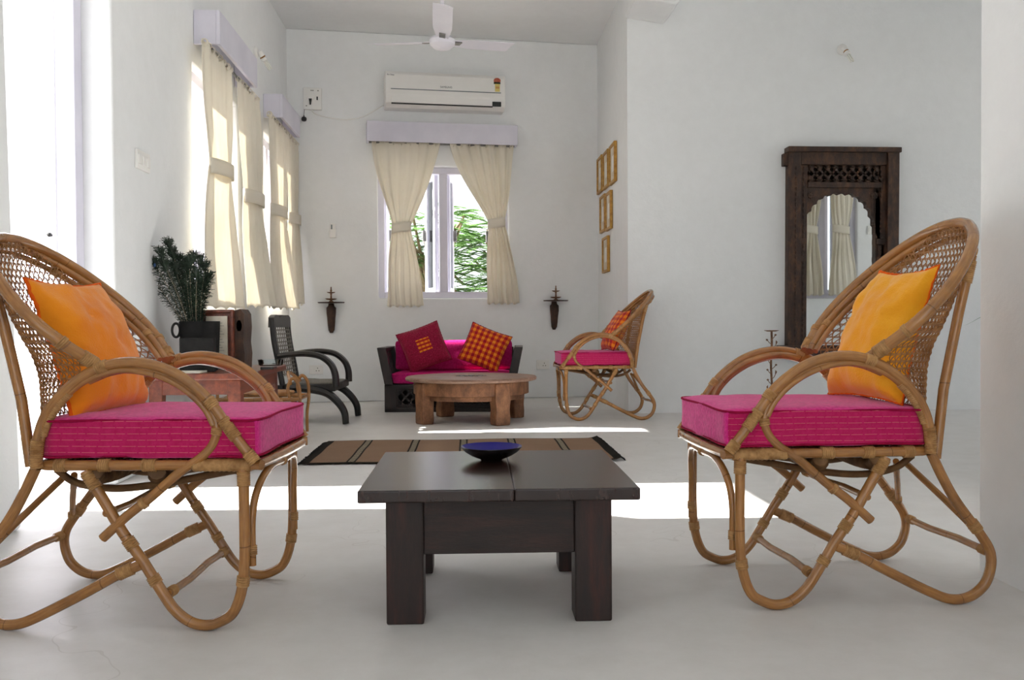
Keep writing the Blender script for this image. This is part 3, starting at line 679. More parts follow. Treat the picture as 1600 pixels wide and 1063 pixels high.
    def surf(a, v):  # a = signed arc length from the spine
        fi = (v - v0) / (v1 - v0) * NVT; i = max(0, min(NVT - 1, int(fi))); ft = fi - i; out = []
        for k in (i, i + 1):
            A = tab[k][0][2]
            if abs(a) > A: return None
            fq = (a / A + 1) / 2 * (NQ - 1); j = max(0, min(NQ - 2, int(fq))); t = fq - j; p, r = tab[k][j], tab[k][j + 1]
            out.append(V((p[0] + (r[0] - p[0]) * t, p[1] + (r[1] - p[1]) * t, v)))
        return out[0].lerp(out[1], ft)
    mb = MB()
    def strand(fn, n, r, wave):
        run = []
        for k in range(n + 1):
            a, v = fn(k / n); p = surf(a, v) if v0 <= v <= v1 else None
            if p is not None: run.append(p + V((wave * (1 if k % 2 else -1), 0, 0)))
            if (p is None or k == n) and run:
                if len(run) > 2: mb.tube(run, r, 4, caps=False, flat=0.8)
                run = []
    pitch = 0.0165
    nrow = int((v1 - v0) / pitch)
    for i in range(nrow + 1):
        v = v0 + 0.003 + i * pitch
        for dv in (-0.0014, 0.0014): strand(lambda t, v=v + dv: (-0.36 + 0.72 * t, v), 96, 0.0013, 0.0008)
    for i in range(-44, 45):
        for sg in (-1, 1):
            strand(lambda t, i=i, sg=sg: (i * pitch * 1.12 + sg * (t - 0.5) * (v1 - v0) * 0.62, v0 + (v1 - v0) * t), 70, 0.0017, 0.0012)
    mb.build('cane_back', M['cane'], c, angle=180)
    return c
chairR = make_chair('large rattan chair with round cane back, right of the dark square table in the foreground')
EXTRA = []
def place(o, x, y, rz, s=1.0, sz=1.0):
    o.location = (x, y, 0); o.rotation_euler = (0, 0, rz); o.scale = (s, s, s * sz)
chairL = copy_tree(chairR); chairL['label'] = 'large rattan chair with round cane back before the open door, at the left edge'
chairF = copy_tree(chairR); chairF['label'] = 'rattan chair with round cane back standing far off beside the low sofa'
for o in (chairR, chairL, chairF): o['group'] = 'rattan chairs of one design'
place(chairR, 0.92, 2.285, radians(1.5)); place(chairL, -0.775, 2.235, radians(180 - 4)); place(chairF, 0.962, 6.37, radians(1))

def back_height(chair, k):
    for o in kids(chair):
        if o.name.startswith(('back_hoop', 'back_post', 'cane_back')): o.scale.z = k; o.location.z = 0.5 * (1 - k)
back_height(chairR, 1.03); back_height(chairL, 0.935); back_height(chairF, 0.955)
def rbox(sx, sy, sz, r=0.012, nx=24, ny=20, nz=5, amp=0.0, seed=1, crown=0.0):
    """a padded box centred on x,y with its base at z=0, rounded edges, slightly crowned"""
    from mathutils import noise
    bm = bmesh.new(); bmesh.ops.create_cube(bm, size=1)
    bmesh.ops.subdivide_edges(bm, edges=bm.edges, cuts=15, use_grid_fill=True)
    for v in bm.verts:
        p = V((v.co.x * sx, v.co.y * sy, v.co.z * sz)); q = V((max(-sx / 2 + r, min(sx / 2 - r, p.x)), max(-sy / 2 + r, min(sy / 2 - r, p.y)), max(-sz / 2 + r, min(sz / 2 - r, p.z))))
        d = p - q
        if d.length > 1e-6: p = q + d.normalized() * r
        k = (1 - (2 * p.x / sx) ** 4) * (1 - (2 * p.y / sy) ** 4)
        p.z += crown * k * (1 if p.z > 0 else -0.2)
        n = noise.noise(p * 14 + V((seed, 0, 0))); p += d.normalized() * n * amp if d.length > 1e-6 else V((0, 0, n * amp))
        v.co = p + V((0, 0, sz / 2))
    mb = MB(); mb.v = [tuple(v.co) for v in bm.verts]; bm.verts.index_update()
    for f in bm.faces: mb.face([v.index for v in f.verts])
    bm.free(); return mb
def seat_cushion(label, chair, seed):
    t = thing('seat_cushion', label, 'cushion', chair.matrix_basis @ V((-0.105, 0, 0.372)), chair.rotation_euler.z, group='magenta seat pads of the rattan chairs')
    rbox(0.47, 0.415, 0.088, 0.010, amp=0.004, seed=seed, crown=0.006).build('pad', M['pink'], t, angle=180)
    mb = MB()
    for z in (0.006, 0.083):
        x, y = 0.231, 0.2035; mb.tube(spline([(-x, -y, z), (-x * 0.5, -y - 0.001, z), (x * 0.5, -y - 0.001, z), (x, -y, z), (x + 0.001, 0, z), (x, y, z), (x * 0.5, y, z), (-x * 0.5, y, z), (-x, y, z), (-x - 0.001, 0, z)], 6, True), 0.0028, 6, True)
    mb.build('piping', M['piping'], t)
    return t
seat_cushion('magenta pad with pale running stitches on the rattan chair at the right', chairR, 1)
seat_cushion('magenta pad with pale running stitches on the rattan chair at the left edge', chairL, 5)
seat_cushion('magenta seat pad on the distant rattan chair beside the sofa', chairF, 9)

def pillow(name, label, w, h, th, mat, edge, seed=0, pinch=0.10, slump=0.0, group=None, wr=0.006, cat='pillow', taper=0.0, backth=1.0):
    """flat in XZ, front towards -Y, bottom edge at z=0; corners drawn out into ears"""
    from mathutils import noise
    t = thing(name, label, cat, group=group); n = 30; mb = MB()
    def pt(a, b, sd):
        k = 1 - pinch * (1 - b * b) * (0.75 + 0.25 * abs(a)); l = 1 - pinch * (1 - a * a) * (0.75 + 0.25 * abs(b))
        x = a * w / 2 * k * (1 - taper * (b + 1) / 2); z = b * h / 2 * l
        q = ((1 - a ** 2) * (1 - b ** 2)); e = max(0, q) ** 0.42
        y = th / 2 * e * (1 + slump * (-b) * 0.6)
        nz = noise.noise(V((a * 2.1 + seed, b * 2.1, sd * 5))) * 0.9 + noise.noise(V((a * 5 + seed, b * 5, sd * 5))) * 0.6
        ang = math.atan2(b, a); fold = sin(ang * 9 + seed) * (1 - e) * 0.5
        y += wr * (nz + fold) * min(1, e * 2.5)
        z += -0.012 * slump * (1 - a * a)
        return V((x, -y if sd < 0 else y * backth, z + h / 2))
    for sd in (-1, 1):
        P = [[pt(-1 + 2 * i / n, -1 + 2 * j / n, sd) for j in range(n + 1)] for i in range(n + 1)]
        mb.grid(P, uvf=lambda i, j: (i / n, j / n))
    mb.build('cover', M[mat], t, angle=180)
    e = MB(); b = []
    for i in range(n): b.append(pt(-1 + 2 * i / n, -1, 1))
    for i in range(n): b.append(pt(1, -1 + 2 * i / n, 1))
    for i in range(n): b.append(pt(1 - 2 * i / n, 1, 1))
    for i in range(n): b.append(pt(-1, 1 - 2 * i / n, 1))
    for p in b: p.y = RND.uniform(-.002, .002)
    e.tube(b, lambda t_, d: 0.0045 + 0.0012 * sin(d * 300), 6, closed=True, flat=0.5); e.build('edging', M[edge], t, angle=180)
    return t
def orient(o, origin, xax, zax):
    x = xax.normalized(); z = (zax - x * zax.dot(x)).normalized(); y = z.cross(x)
    o.rotation_mode = 'QUATERNION'; o.rotation_quaternion = Matrix(((x.x, y.x, z.x), (x.y, y.y, z.y), (x.z, y.z, z.z))).to_quaternion(); o.location = origin
pR = pillow('throw_pillow', 'golden yellow throw pillow leaning in the rattan chair at the right', 0.335, 0.35, 0.15, 'yellow', 'edgeorange', 3, 0.08, 0.3, 'saffron throw pillows', 0.012, taper=0.25, backth=0.3)
mR = chairR.matrix_basis; mLm = Matrix.Translation(chairL.location) @ Matrix.Rotation(chairL.rotation_euler.z, 4, 'Z'); mRm = Matrix.Translation(chairR.location) @ Matrix.Rotation(chairR.rotation_euler.z, 4, 'Z')
mFm = Matrix.Translation(chairF.location) @ Matrix.Rotation(chairF.rotation_euler.z, 4, 'Z')
orient(pR, mRm @ V((0.070, -0.008, 0.463)), mRm.to_3x3() @ V((0.10, -1, 0)), mRm.to_3x3() @ V((0.38, -0.04, 1)))
pL = pillow('throw_pillow', 'orange throw pillow leaning in the rattan chair at the left edge', 0.335, 0.33, 0.15, 'saffron', 'edgeorange', 9, 0.06, 0.3, 'saffron throw pillows', 0.011, taper=0.08, backth=0.3)
orient(pL, mLm @ V((0.066, 0.006, 0.455)), mLm.to_3x3() @ V((-0.06, -1, 0)), mLm.to_3x3() @ V((0.36, 0, 1)))
pF = pillow('throw_pillow', 'red and orange plaid pillow in the distant rattan chair', 0.30, 0.30, 0.11, 'plaid', 'piping', 5, 0.08, 0.3, None, 0.008)
orient(pF, mFm @ V((0.0, -0.03, 0.468)), mFm.to_3x3() @ V((0.1, -1, 0.0)), mFm.to_3x3() @ V((0.45, 0.1, 1)))

# ------------------------------------------------------------------ foreground table and bowl
def coffee_table():
    rz = radians(-0.6); t = thing('coffee_table', 'low square table of dark brown wood in the foreground', 'table', (0.070, 2.27, 0), rz)
    H = 0.305; mb = MB()
    mb.box((-0.302, -0.30, H - 0.027), (0.0315, 0.30, H)); mb.build('tabletop_board', M['espresso_x'], t, smooth=False, bevel=0.0035, seg=3)
    mb = MB(); mb.box((0.0316, -0.30, H - 0.027), (0.302, 0.30, H)); mb.build('tabletop_board', M['espresso_x'], t, smooth=False, bevel=0.0035, seg=3)
    for sx in (-1, 1):
        for sy in (-1, 1):
            mb = MB(); mb.box((min(sx * 0.248, sx * 0.166), min(sy * 0.245, sy * 0.165), 0), (max(sx * 0.248, sx * 0.166), max(sy * 0.245, sy * 0.165), H - 0.0275))
            mb.build('leg', M['espresso_z'], t, smooth=False, bevel=0.004)
    for sy in (-1, 1):
        mb = MB(); mb.box((-0.166, min(sy * 0.236, sy * 0.21), 0.152), (0.166, max(sy * 0.236, sy * 0.21), H - 0.0275)); mb.build('apron', M['espresso_a'], t, smooth=False, bevel=0.002)
    for sx in (-1, 1):
        mb = MB(); mb.box((min(sx * 0.236, sx * 0.21), -0.165, 0.152), (max(sx * 0.236, sx * 0.21), 0.165, H - 0.0275)); mb.build('apron', M['espresso_a'], t, smooth=False, bevel=0.002)
    return t
coffee_table()
bp = on_floor(768, 719, 0.305)
t = thing('bowl', 'shallow black bowl glazed deep blue inside on the dark square table', 'bowl', tuple(bp))
mb = MB(); mb.lathe([(0.0, 0.0), (0.026, 0.0), (0.03, 0.003), (0.052, 0.012), (0.068, 0.022), (0.0795, 0.0345), (0.0790, 0.0365), (0.0786, 0.0360), (0.065, 0.0235), (0.05, 0.0140), (0.028, 0.0065), (0, 0.005)], 48); mb.build('body', M['lacquer'], t, angle=60)
mb = MB(); mb.lathe([(0.0789, 0.0366), (0.0786, 0.0363), (0.065, 0.0239), (0.05, 0.0144), (0.028, 0.0070), (0.0, 0.0055), (0.028, 0.0068), (0.05, 0.0142), (0.065, 0.0237), (0.0786, 0.0361), (0.0789, 0.0366)], 48); mb.build('glaze', M['cobalt'], t, angle=60)

# ------------------------------------------------------------------ rug
ra, rb, rc_, rd = on_floor(468, 727), on_floor(516, 692.5), on_floor(940, 686.5), on_floor(963, 722)
cx = (ra + rb + rc_ + rd) / 4; ang = math.atan2(((rd + rc_) - (ra + rb)).y, ((rd + rc_) - (ra + rb)).x)
t = thing('rug', 'brown striped flat-woven rug on the floor behind the dark table', 'rug', (cx.x, cx.y, 0), ang)
L_ = ((rd + rc_) / 2 - (ra + rb) / 2).length; W_ = 0.8; RS = (L_ / 1.5, ((rb + rc_) / 2 - (ra + rd) / 2).length / W_)
mb = MB(); rows = []
for i in range(61):
    x = -0.75 + 1.5 * i / 60; rows.append([V((x, -0.4 + 0.8 * j / 30, 0.006 + 0.0015 * sin(x * 9 + j * .4) + (0.012 * ((x - 0.69) / 0.06) ** 2 if x > 0.69 else 0))) for j in range(31)])
mb.grid(rows); rg = mb.build('weave', M['rug'], t, angle=180); rg.scale = (RS[0], RS[1], 1); md = rg.modifiers.new('t', 'SOLIDIFY'); md.thickness = 0.005
mb = MB(); rn = random.Random(4)
for sx in (-1, 1):
    for k in range(90):
        y = (-0.4 + 0.8 * (k + 0.5) / 90) * RS[1]; x = sx * 0.75 * RS[0]
        z = 0.006 + (0.012 if sx > 0 else 0)
        mb.tube([V((x, y, z)), V((x + sx * 0.012, y + rn.uniform(-.003, .003), z * 0.6)), V((x + sx * rn.uniform(.018, .028), y + rn.uniform(-.008, .008), 0.003))], 0.0018, 4)
o = mb.build('fringe', M['dark_cloth'], t); o['kind'] = 'stuff'

# ------------------------------------------------------------------ round chakki table
tc = V((0.025, 6.27, 0)); t = thing('round_table', 'low round table of worn brown wood in front of the sofa', 'table', tuple(tc), radians(-14))
mb = MB(); seg = 64
mb.lathe([(0.0, 0.275), (0.425, 0.275), (0.44, 0.28), (0.443, 0.292), (0.436, 0.301), (0.40, 0.304), (0.12, 0.304), (0.115, 0.300), (0.0, 0.300)], seg); mb.build('tabletop', M['oldtop'], t)
mb = MB(); mb.lathe([(0.375, 0.186), (0.388, 0.19), (0.388, 0.272), (0.34, 0.272), (0.34, 0.186), (0.375, 0.186)], seg); mb.build('apron', M['oldwood'], t)
mb = MB(); mb.lathe([(0.33, 0.155), (0.352, 0.155), (0.352, 0.19), (0.33, 0.19), (0.33, 0.155)], seg); mb.build('apron_lower', M['oldwood'], t)
for a in (45, 135, 225, 315):
    R = Matrix.Rotation(radians(a), 4, 'Z'); mb = MB()
    mb.prism([(-0.052, 0), (0.052, 0), (0.056, 0.05), (0.05, 0.1), (0.058, 0.16), (0.055, 0.274), (-0.055, 0.274), (-0.058, 0.16), (-0.05, 0.1), (-0.056, 0.05)], 0.085, R @ Matrix.Translation((0.355, 0, 0)) @ Matrix.Rotation(radians(90), 4, 'Z') @ Matrix.Translation((0, -0.045, 0)))
    mb.build('leg', M['oldwood'], t, bevel=0.01, seg=3, smooth=False)
mb = MB(); mb.lathe([(0.0, 0.3035), (0.02, 0.3035), (0.022, 0.309), (0.0, 0.312)], 20); mb.build('centre_boss', M['steel'], t)
for k in range(14):
    a = k / 14 * 2 * pi; R = Matrix.Rotation(a, 4, 'Z') @ Matrix.Translation((0.075, 0, 0.3042)); mb = MB()
    mb.prism([(-0.03, -0.006), (0, -0.013), (0.03, -0.002), (0, 0.012)], 0.0016, R @ Matrix.Rotation(radians(90), 4, 'X')); mb.build('inlay', M['steel'] if k % 2 else M['ebony'], t, smooth=False)

# ------------------------------------------------------------------ low sofa
sx0, sx1 = on_floor(601, 644.5), on_floor(806, 643.5)
sw = (sx1 - sx0).length; sd = 0.52
t = thing('sofa', 'low dark wood sofa with flared carved sides below the back window', 'sofa', tuple((sx0 + sx1) / 2), math.atan2((sx1 - sx0).y, (sx1 - sx0).x))
h = sw / 2
def lattice(mb, x0, x1, z0, z1, y, T=None, n=6, bar=0.008, d=0.012):
    bars(mb, x0, x1, z0, z1, bar, d, y, T)
    W, Hh = x1 - x0, z1 - z0; step = W / n
    for i in range(-int(Hh / step) - 1, n + 1):
        for sg in (1, -1):
            a = x0 + i * step; pts = []
            for u in range(0, 41):
                zz = z0 + Hh * u / 40; xx = a + (zz - z0) if sg > 0 else a + Hh - (zz - z0)
                if x0 <= xx <= x1: pts.append((xx, zz))
            if len(pts) > 2:
                (xa, za), (xb, zb) = pts[0], pts[-1]; dx, dz = xb - xa, zb - za; l = sqrt(dx * dx + dz * dz); nx, nz = -dz / l * bar / 2, dx / l * bar / 2
                c = [V((xa + nx, y, za + nz)), V((xa - nx, y, za - nz)), V((xb - nx, y, zb - nz)), V((xb + nx, y, zb + nz))]
                c += [p + V((0, d, 0)) for p in c]
                if T: c = [T @ p for p in c]
                mb.hexa(c)
mb = MB(); mb.box((-h, 0.012, 0), (h, 0.03, 0.045)); mb.box((-h, 0.0, 0), (h, 0.012, 0.03)); mb.box((-h, 0, 0.175), (h, 0.03, 0.205)); mb.box((-h, 0, 0), (-h + 0.09, 0.03, 0.205)); mb.box((h - 0.09, 0, 0), (h, 0.03, 0.205)); mb.box((-0.05, 0, 0.03), (0.05, 0.03, 0.175))
mb.box((-h, 0.03, 0), (-h + 0.03, sd, 0.205)); mb.box((h - 0.03, 0.03, 0), (h, sd, 0.205)); mb.box((-h, 0.03, 0.175), (h, sd, 0.2)); mb.box((-h, sd - 0.02, 0), (h, sd, 0.175))
mb.build('base', M['sofawood'], t, smooth=False, bevel=0.003)
mb = MB(); lattice(mb, -h + 0.09, -0.05, 0.045, 0.175, 0.006, None, 5, 0.012); lattice(mb, 0.05, h - 0.09, 0.045, 0.175, 0.006, None, 5, 0.012); mb.build('jali_panel', M['sofawood'], t, smooth=False)
for s in (-1, 1):
    Ts = Matrix(((s, 0, 0, 0), (0, 1, 0, 0), (0, 0, 1, 0), (0, 0, 0, 1)))
    def q(x, y, z): return (s * x, y, z)
    mb = MB()
    fl = 0.055
    for (ya, yb) in ((0.0, 0.045), (sd - 0.05, sd)):       # flared posts
        wd = 0.065
        mb.hexa([q(h - wd, ya, 0.205), q(h, ya, 0.205), q(h, yb, 0.205), q(h - wd, yb, 0.205), q(h + fl - wd, ya, 0.48), q(h + fl, ya, 0.48), q(h + fl, yb, 0.48), q(h + fl - wd, yb, 0.48)])
    mb.hexa([q(h + fl - 0.06, 0.045, 0.45), q(h + fl - 0.005, 0.045, 0.45), q(h + fl - 0.005, sd - 0.05, 0.45), q(h + fl - 0.06, sd - 0.05, 0.45), q(h + fl - 0.06, 0.045, 0.48), q(h + fl, 0.045, 0.48), q(h + fl, sd - 0.05, 0.48), q(h + fl - 0.06, sd - 0.05, 0.48)])
    mb.hexa([q(h - 0.045, 0.045, 0.205), q(h - 0.015, 0.045, 0.205), q(h - 0.015, sd - 0.05, 0.205), q(h - 0.045, sd - 0.05, 0.205), q(h - 0.035, 0.045, 0.24), q(h - 0.008, 0.045, 0.24), q(h - 0.008, sd - 0.05, 0.24), q(h - 0.035, sd - 0.05, 0.24)])
    ar = mb.build('side_frame', M['sofawood'], t, smooth=False, bevel=0.004)
    for k in range(9):
        y = 0.075 + k * (sd - 0.15) / 8; mb = MB(); pts = [V(q(h - 0.025 + fl * i / 12, y, 0.235 + 0.22 * i / 12)) for i in range(13)]
        mb.tube(pts, lambda tt, d: 0.006 + 0.004 * abs(sin(tt * pi * 3)), 8); mb.build('spindle', M['sofawood'], ar)
mb = MB(); mb.box((-h + 0.02, sd - 0.045, 0.2), (h - 0.02, sd - 0.02, 0.47)); mb.build('back_panel', M['sofawood'], t, smooth=False, bevel=0.004)
sT = Matrix.Translation(t.location) @ Matrix.Rotation(t.rotation_euler.z, 4, 'Z')
def put(o, p, rz=None):
    o.location = sT @ V(p); o.rotation_euler = (0, 0, t.rotation_euler.z + (rz or 0))
c = rbox(sw - 0.10, sd - 0.10, 0.085, 0.015, amp=0.003, seed=2).build('sofa_seat_pad', M['pinkplain'], None, angle=180); put(c, (0, 0.04 + (sd - 0.10) / 2 - 0.02, 0.206)); tag(c, 'long magenta pad lying on the seat of the low sofa', 'cushion')
c = rbox(sw - 0.06, 0.09, 0.235, 0.03, amp=0.004, seed=6).build('sofa_back_pad', M['pinkplain'], None, angle=180); put(c, (0, sd - 0.10, 0.292)); tag(c, 'long magenta back cushion standing behind the sofa pillows', 'cushion')
p1 = pillow('throw_pillow', 'maroon pillow with an orange patch, standing on its corner on the sofa', 0.335, 0.33, 0.12, 'patch', 'piping', 2, 0.05, 0.1, 'pillows standing on the low sofa', 0.007)
p2 = pillow('throw_pillow', 'orange and red plaid pillow standing on its corner on the sofa', 0.33, 0.32, 0.12, 'plaid', 'piping', 6, 0.06, 0.1, 'pillows standing on the low sofa', 0.009)
def diamond(o, pb, pt_, yb, yt, twist):
    B, Tt = at_y(*pb, yb), at_y(*pt_, yt); up = (Tt - B).normalized(); side = V((1, 0.0 + twist, 0)); side = (side - up * side.dot(up)).normalized()
    sz = 0.327; z = (up + side * -1.0) if o is p1 else (up + side * 1.0)
    return B, up, side
def corner_pillow(o, bpx, tpx, y0, y1, rot, hh, ww):
    B, Tt = at_y(*bpx, y0), at_y(*tpx, y1); up = (Tt - B).normalized(); n = V((0, -1, 0)); n = (n - up * n.dot(up)).normalized(); side = up.cross(n) * -1
    if side.x < 0: side = -side
    z = up * cos(rot) + side * sin(rot); x = z.cross(n) * -1
    if x.x < 0: x = -x
    C = (B + Tt) / 2; orient(o, C - z * hh / 2, x, z)
bs = on_floor(700, 600).y
ys = sT @ V((0, 0.2, 0))
corner_pillow(p1, (652, 586), (673, 500), ys.y - 0.02, ys.y + 0.12, radians(-34), 0.33, 0.335)
corner_pillow(p2, (763, 584), (752, 504), ys.y - 0.02, ys.y + 0.12, radians(30), 0.32, 0.33)

# ------------------------------------------------------------------ dark planter's chair
f1, f2 = on_floor(543, 663), on_floor(553, 650.5)
t = thing('planter_armchair', 'black carved wooden armchair with curled arms by the left windows', 'chair', (-1.02, (f1.y + f2.y) / 2, 0), radians(-2))
hwid = (f2.y - f1.y) / 2; lx = -1.02
def cp(pts, y):   # profile pixels at the near side plane, to local x,z
    return [V((at_y(px, py, f1.y).x - lx, y, at_y(px, py, f1.y).z)) for px, py in pts]
for s in (-1, 1):
    y = s * hwid
    mb = MB(); mb.tube(spline(cp([(452, 606), (480, 607), (510, 613), (528, 626), (540, 643), (543, 662)], y), 8), lambda tt, d: 0.045 - 0.014 * tt, 8, flat=0.7); mb.build('front_leg', M['ebony'], t)
    mb = MB(); mb.tube(spline(cp([(441, 603), (438, 620), (432, 645), (425, 668)], y), 8), lambda tt, d: 0.034 - 0.01 * tt, 8, flat=0.7); mb.build('rear_leg', M['ebony'], t)
    mb = MB(); mb.tube(spline(cp([(436, 557), (455, 554), (480, 553), (503, 557), (519, 569), (526, 585), (527, 604)], y), 8), lambda tt, d: 0.024 + 0.008 * tt, 8, flat=0.75); mb.build('arm', M['ebony'], t)
    mb = MB(); mb.tube(spline(cp([(441, 603), (435, 570), (428, 535), (424, 500)], y * 0.85), 8), 0.024, 8, flat=0.8); mb.build('back_stile', M['ebony'], t)
zs = at_y(500, 600, f1.y).z; xa, xb = at_y(444, 600, f1.y).x - lx, at_y(527, 604, f1.y).x - lx
mb = MB(); mb.box((xa, -hwid - 0.01, zs - 0.05), (xb, hwid + 0.01, zs)); mb.build('seat_frame', M['ebony'], t, smooth=False, bevel=0.008)
mb = MB(); mb.box((xa + 0.03, -hwid + 0.03, zs - 0.01), (xb - 0.03, hwid - 0.03, zs + 0.004)); mb.build('seat', M['seatcane'], t, smooth=False)
B0, B1 = cp([(440, 590), (425, 500)], 0)
mb = MB(); w = hwid * 0.8
for k in range(8):
    y = -w + 2 * w * (k + 0.5) / 8; mb.tube([V((B0.x, y, B0.z)), V((B1.x + 0.005, y, B1.z))], 0.009, 4, flat=0.4)
for k in range(14):
    p = B0.lerp(B1, (k + 0.5) / 14); mb.tube([V((p.x, -w, p.z)), V((p.x, w, p.z))], 0.007, 4, flat=0.6)
mb.build('woven_back', M['seatcane'], t)
mb = MB(); tp = cp([(424, 500)], 0)[0]
rows = []
for i in range(25):
    y = -hwid * 0.92 + 2 * hwid * 0.92 * i / 24; zt = tp.z + 0.015 + 0.02 * abs(sin(i * pi / 8)); x = tp.x
    rows.append([V((x - 0.02, y, tp.z - 0.05)), V((x + 0.02, y, tp.z - 0.05)), V((x + 0.018, y, zt)), V((x - 0.018, y, zt))])
mb.grid(rows, closed_v=True); mb.face([0, 1, 2, 3]); mb.face([96, 97, 98, 99]); mb.build('crest_rail', M['ebony'], t, angle=50)

# ------------------------------------------------------------------ side table by the left wall and what stands on it
TZ = 0.447
q1, q2 = on_floor(387, 583.5, TZ), on_floor(462, 569.5, TZ)
q0x = lA.x + ldir.x * (q1.y - lA.y) / ldir.y + 0.03
t = thing('side_table', 'red-brown wooden table against the left wall under the windows', 'table', (q1.x, q1.y, 0))
Wt = q1.x - q0x; Dt = q2.y - q1.y
mb = MB(); mb.box((-Wt, 0, TZ - 0.03), (0, Dt, TZ)); mb.build('tabletop', M['redwood'], t, smooth=False, bevel=0.006)
for (x, y) in ((-0.10, 0.03), (-Wt + 0.03, 0.03), (-0.10, Dt - 0.10), (-Wt + 0.03, Dt - 0.10)):
    mb = MB(); dx = 0.015 if x > -0.2 else -0.015
    mb.hexa([(x + dx + .01, y + .01, 0), (x + dx + .055, y + .01, 0), (x + dx + .055, y + .055, 0), (x + dx + .01, y + .055, 0), (x, y, TZ - 0.03), (x + .06, y, TZ - 0.03), (x + .06, y + .06, TZ - 0.03), (x, y + .06, TZ - 0.03)]); mb.build('leg', M['redwood'], t, smooth=False, bevel=0.004)
for lo, hi in (((-Wt + 0.03, 0.035, TZ - 0.095), (-0.04, 0.055, TZ - 0.03)), ((-Wt + 0.03, Dt - 0.06, TZ - 0.095), (-0.04, Dt - 0.04, TZ - 0.03)), ((-0.06, 0.055, TZ - 0.095), (-0.04, Dt - 0.06, TZ - 0.03)), ((-Wt + 0.04, 0.055, TZ - 0.095), (-Wt + 0.06, Dt - 0.06, TZ - 0.03))):
    mb = MB(); mb.box(lo, hi); mb.build('apron', M['redwood'], t, smooth=False, bevel=0.002)
def tbl(px, py): return on_floor(px, py, TZ)
# carved stand with papers
def box_at(pxa, pxb, py0, py1, y):   # x range and z range from pixels at depth y
    a, b = at_y(pxa, py1, y), at_y(pxb, py0, y); return a.x, b.x, a.z, b.z
yv = q1.y + 0.26
xa, xb, za, zb = box_at(315, 364, 484, 576, yv + 0.1)
t = thing('document_frame', 'red-brown framed document with cream papers on the side table', 'picture frame', (xa, yv + 0.1, TZ)); hh = zb - TZ; ww = xb - xa
mb = MB(); bars(mb, 0, ww, 0.0, hh, 0.014, 0.03); mb.box((0.014, 0.02, 0.014), (ww - 0.014, 0.028, hh - 0.014)); mb.build('frame', M['redwood'], t, smooth=False, bevel=0.002)
mb = MB(); mb.box((0.02, 0.008, 0.015), (ww - 0.03, 0.0195, hh - 0.03)); mb.build('paper', M['paper'], t, smooth=False)
mb = MB()
for k in range(14): mb.box((0.05, 0.007, 0.05 + k * 0.013), (ww - 0.045 - (k % 3) * 0.008, 0.0079, 0.0515 + k * 0.013))
mb.build('printed_lines', M['logo'], t, smooth=False)
xc = at_y(365, 500, yv + 0.14).x; xd = at_y(377, 500, yv + 0.14).x; zc = at_y(370, 483, yv + 0.14).z
t = thing('carved_box', 'dark carved wooden box end with an oval hand hole beside the document', 'box', (xc, yv + 0.135, TZ)); w = xd - xc + 0.012; hz = zc - TZ
mb = MB(); P = [(0, 0), (w, 0), (w + 0.004, hz * 0.25), (w - 0.002, hz * 0.45), (w + 0.003, hz * 0.7), (w, hz * 0.92), (w * 0.7, hz), (0, hz * 0.97)]
mb.prism(P, 0.16); mb.build('body', M['carved'], t, smooth=False, bevel=0.003)
mb = MB(); mb.lathe([(0.0, -0.002), (0.011, -0.002), (0.013, 0.0)], 20, Matrix.Translation((w * 0.55, 0.0, hz * 0.72)) @ Matrix.Rotation(radians(90), 4, 'X') @ Matrix.Diagonal((1, 2.1, 1, 1))); mb.build('hand_hole', M['cavity'], t)
# black bucket with feathers
xa, xb, za, zb = box_at(275, 338, 502, 577, yv - 0.02)
t = thing('feather_pot', 'black leather covered pot with ring handle holding peacock feathers', 'pot', ((xa + xb) / 2, yv - 0.02 + 0.06, TZ)); w = (xb - xa) / 2; hp = zb - TZ
mb = MB(); prf = [(w * 0.86, 0), (w * 0.9, 0.01), (w, hp), (w * 0.93, hp), (w * 0.85, 0.02), (0, 0.02)]
mb.lathe([(0, 0)] + prf, 28, Matrix.Diagonal((1, 0.75, 1, 1))); mb.build('body', M['dark_cloth'], t)
mb = MB(); mb.tube([V((-w * 0.98 - 0.018 + 0.018 * cos(a), 0, hp * 0.82 + 0.032 * sin(a))) for a in [2 * pi * k / 20 for k in range(20)]], 0.006, 8, True); mb.build('ring_handle', M['ebony'], t)
pot = t.location.copy(); rn = random.Random(12)
xa2, xb2, _, zb2 = box_at(282, 336, 528, 577, yv - 0.12)
o = MB().box((xa2, yv - 0.135, TZ + 0.0005), (xb2, yv - 0.105, zb2)).build('slate_tile', M['dark_cloth'], None, smooth=False, bevel=0.003); tag(o, 'dark grey slab leaning upright before the feather pot', 'slab')
feather_tips = [(262, 378), (250, 392), (240, 408), (268, 392), (280, 402), (232, 425), (256, 410), (290, 412), (302, 398), (312, 402), (296, 405), (320, 412), (326, 430), (272, 415), (308, 425), (318, 440)]
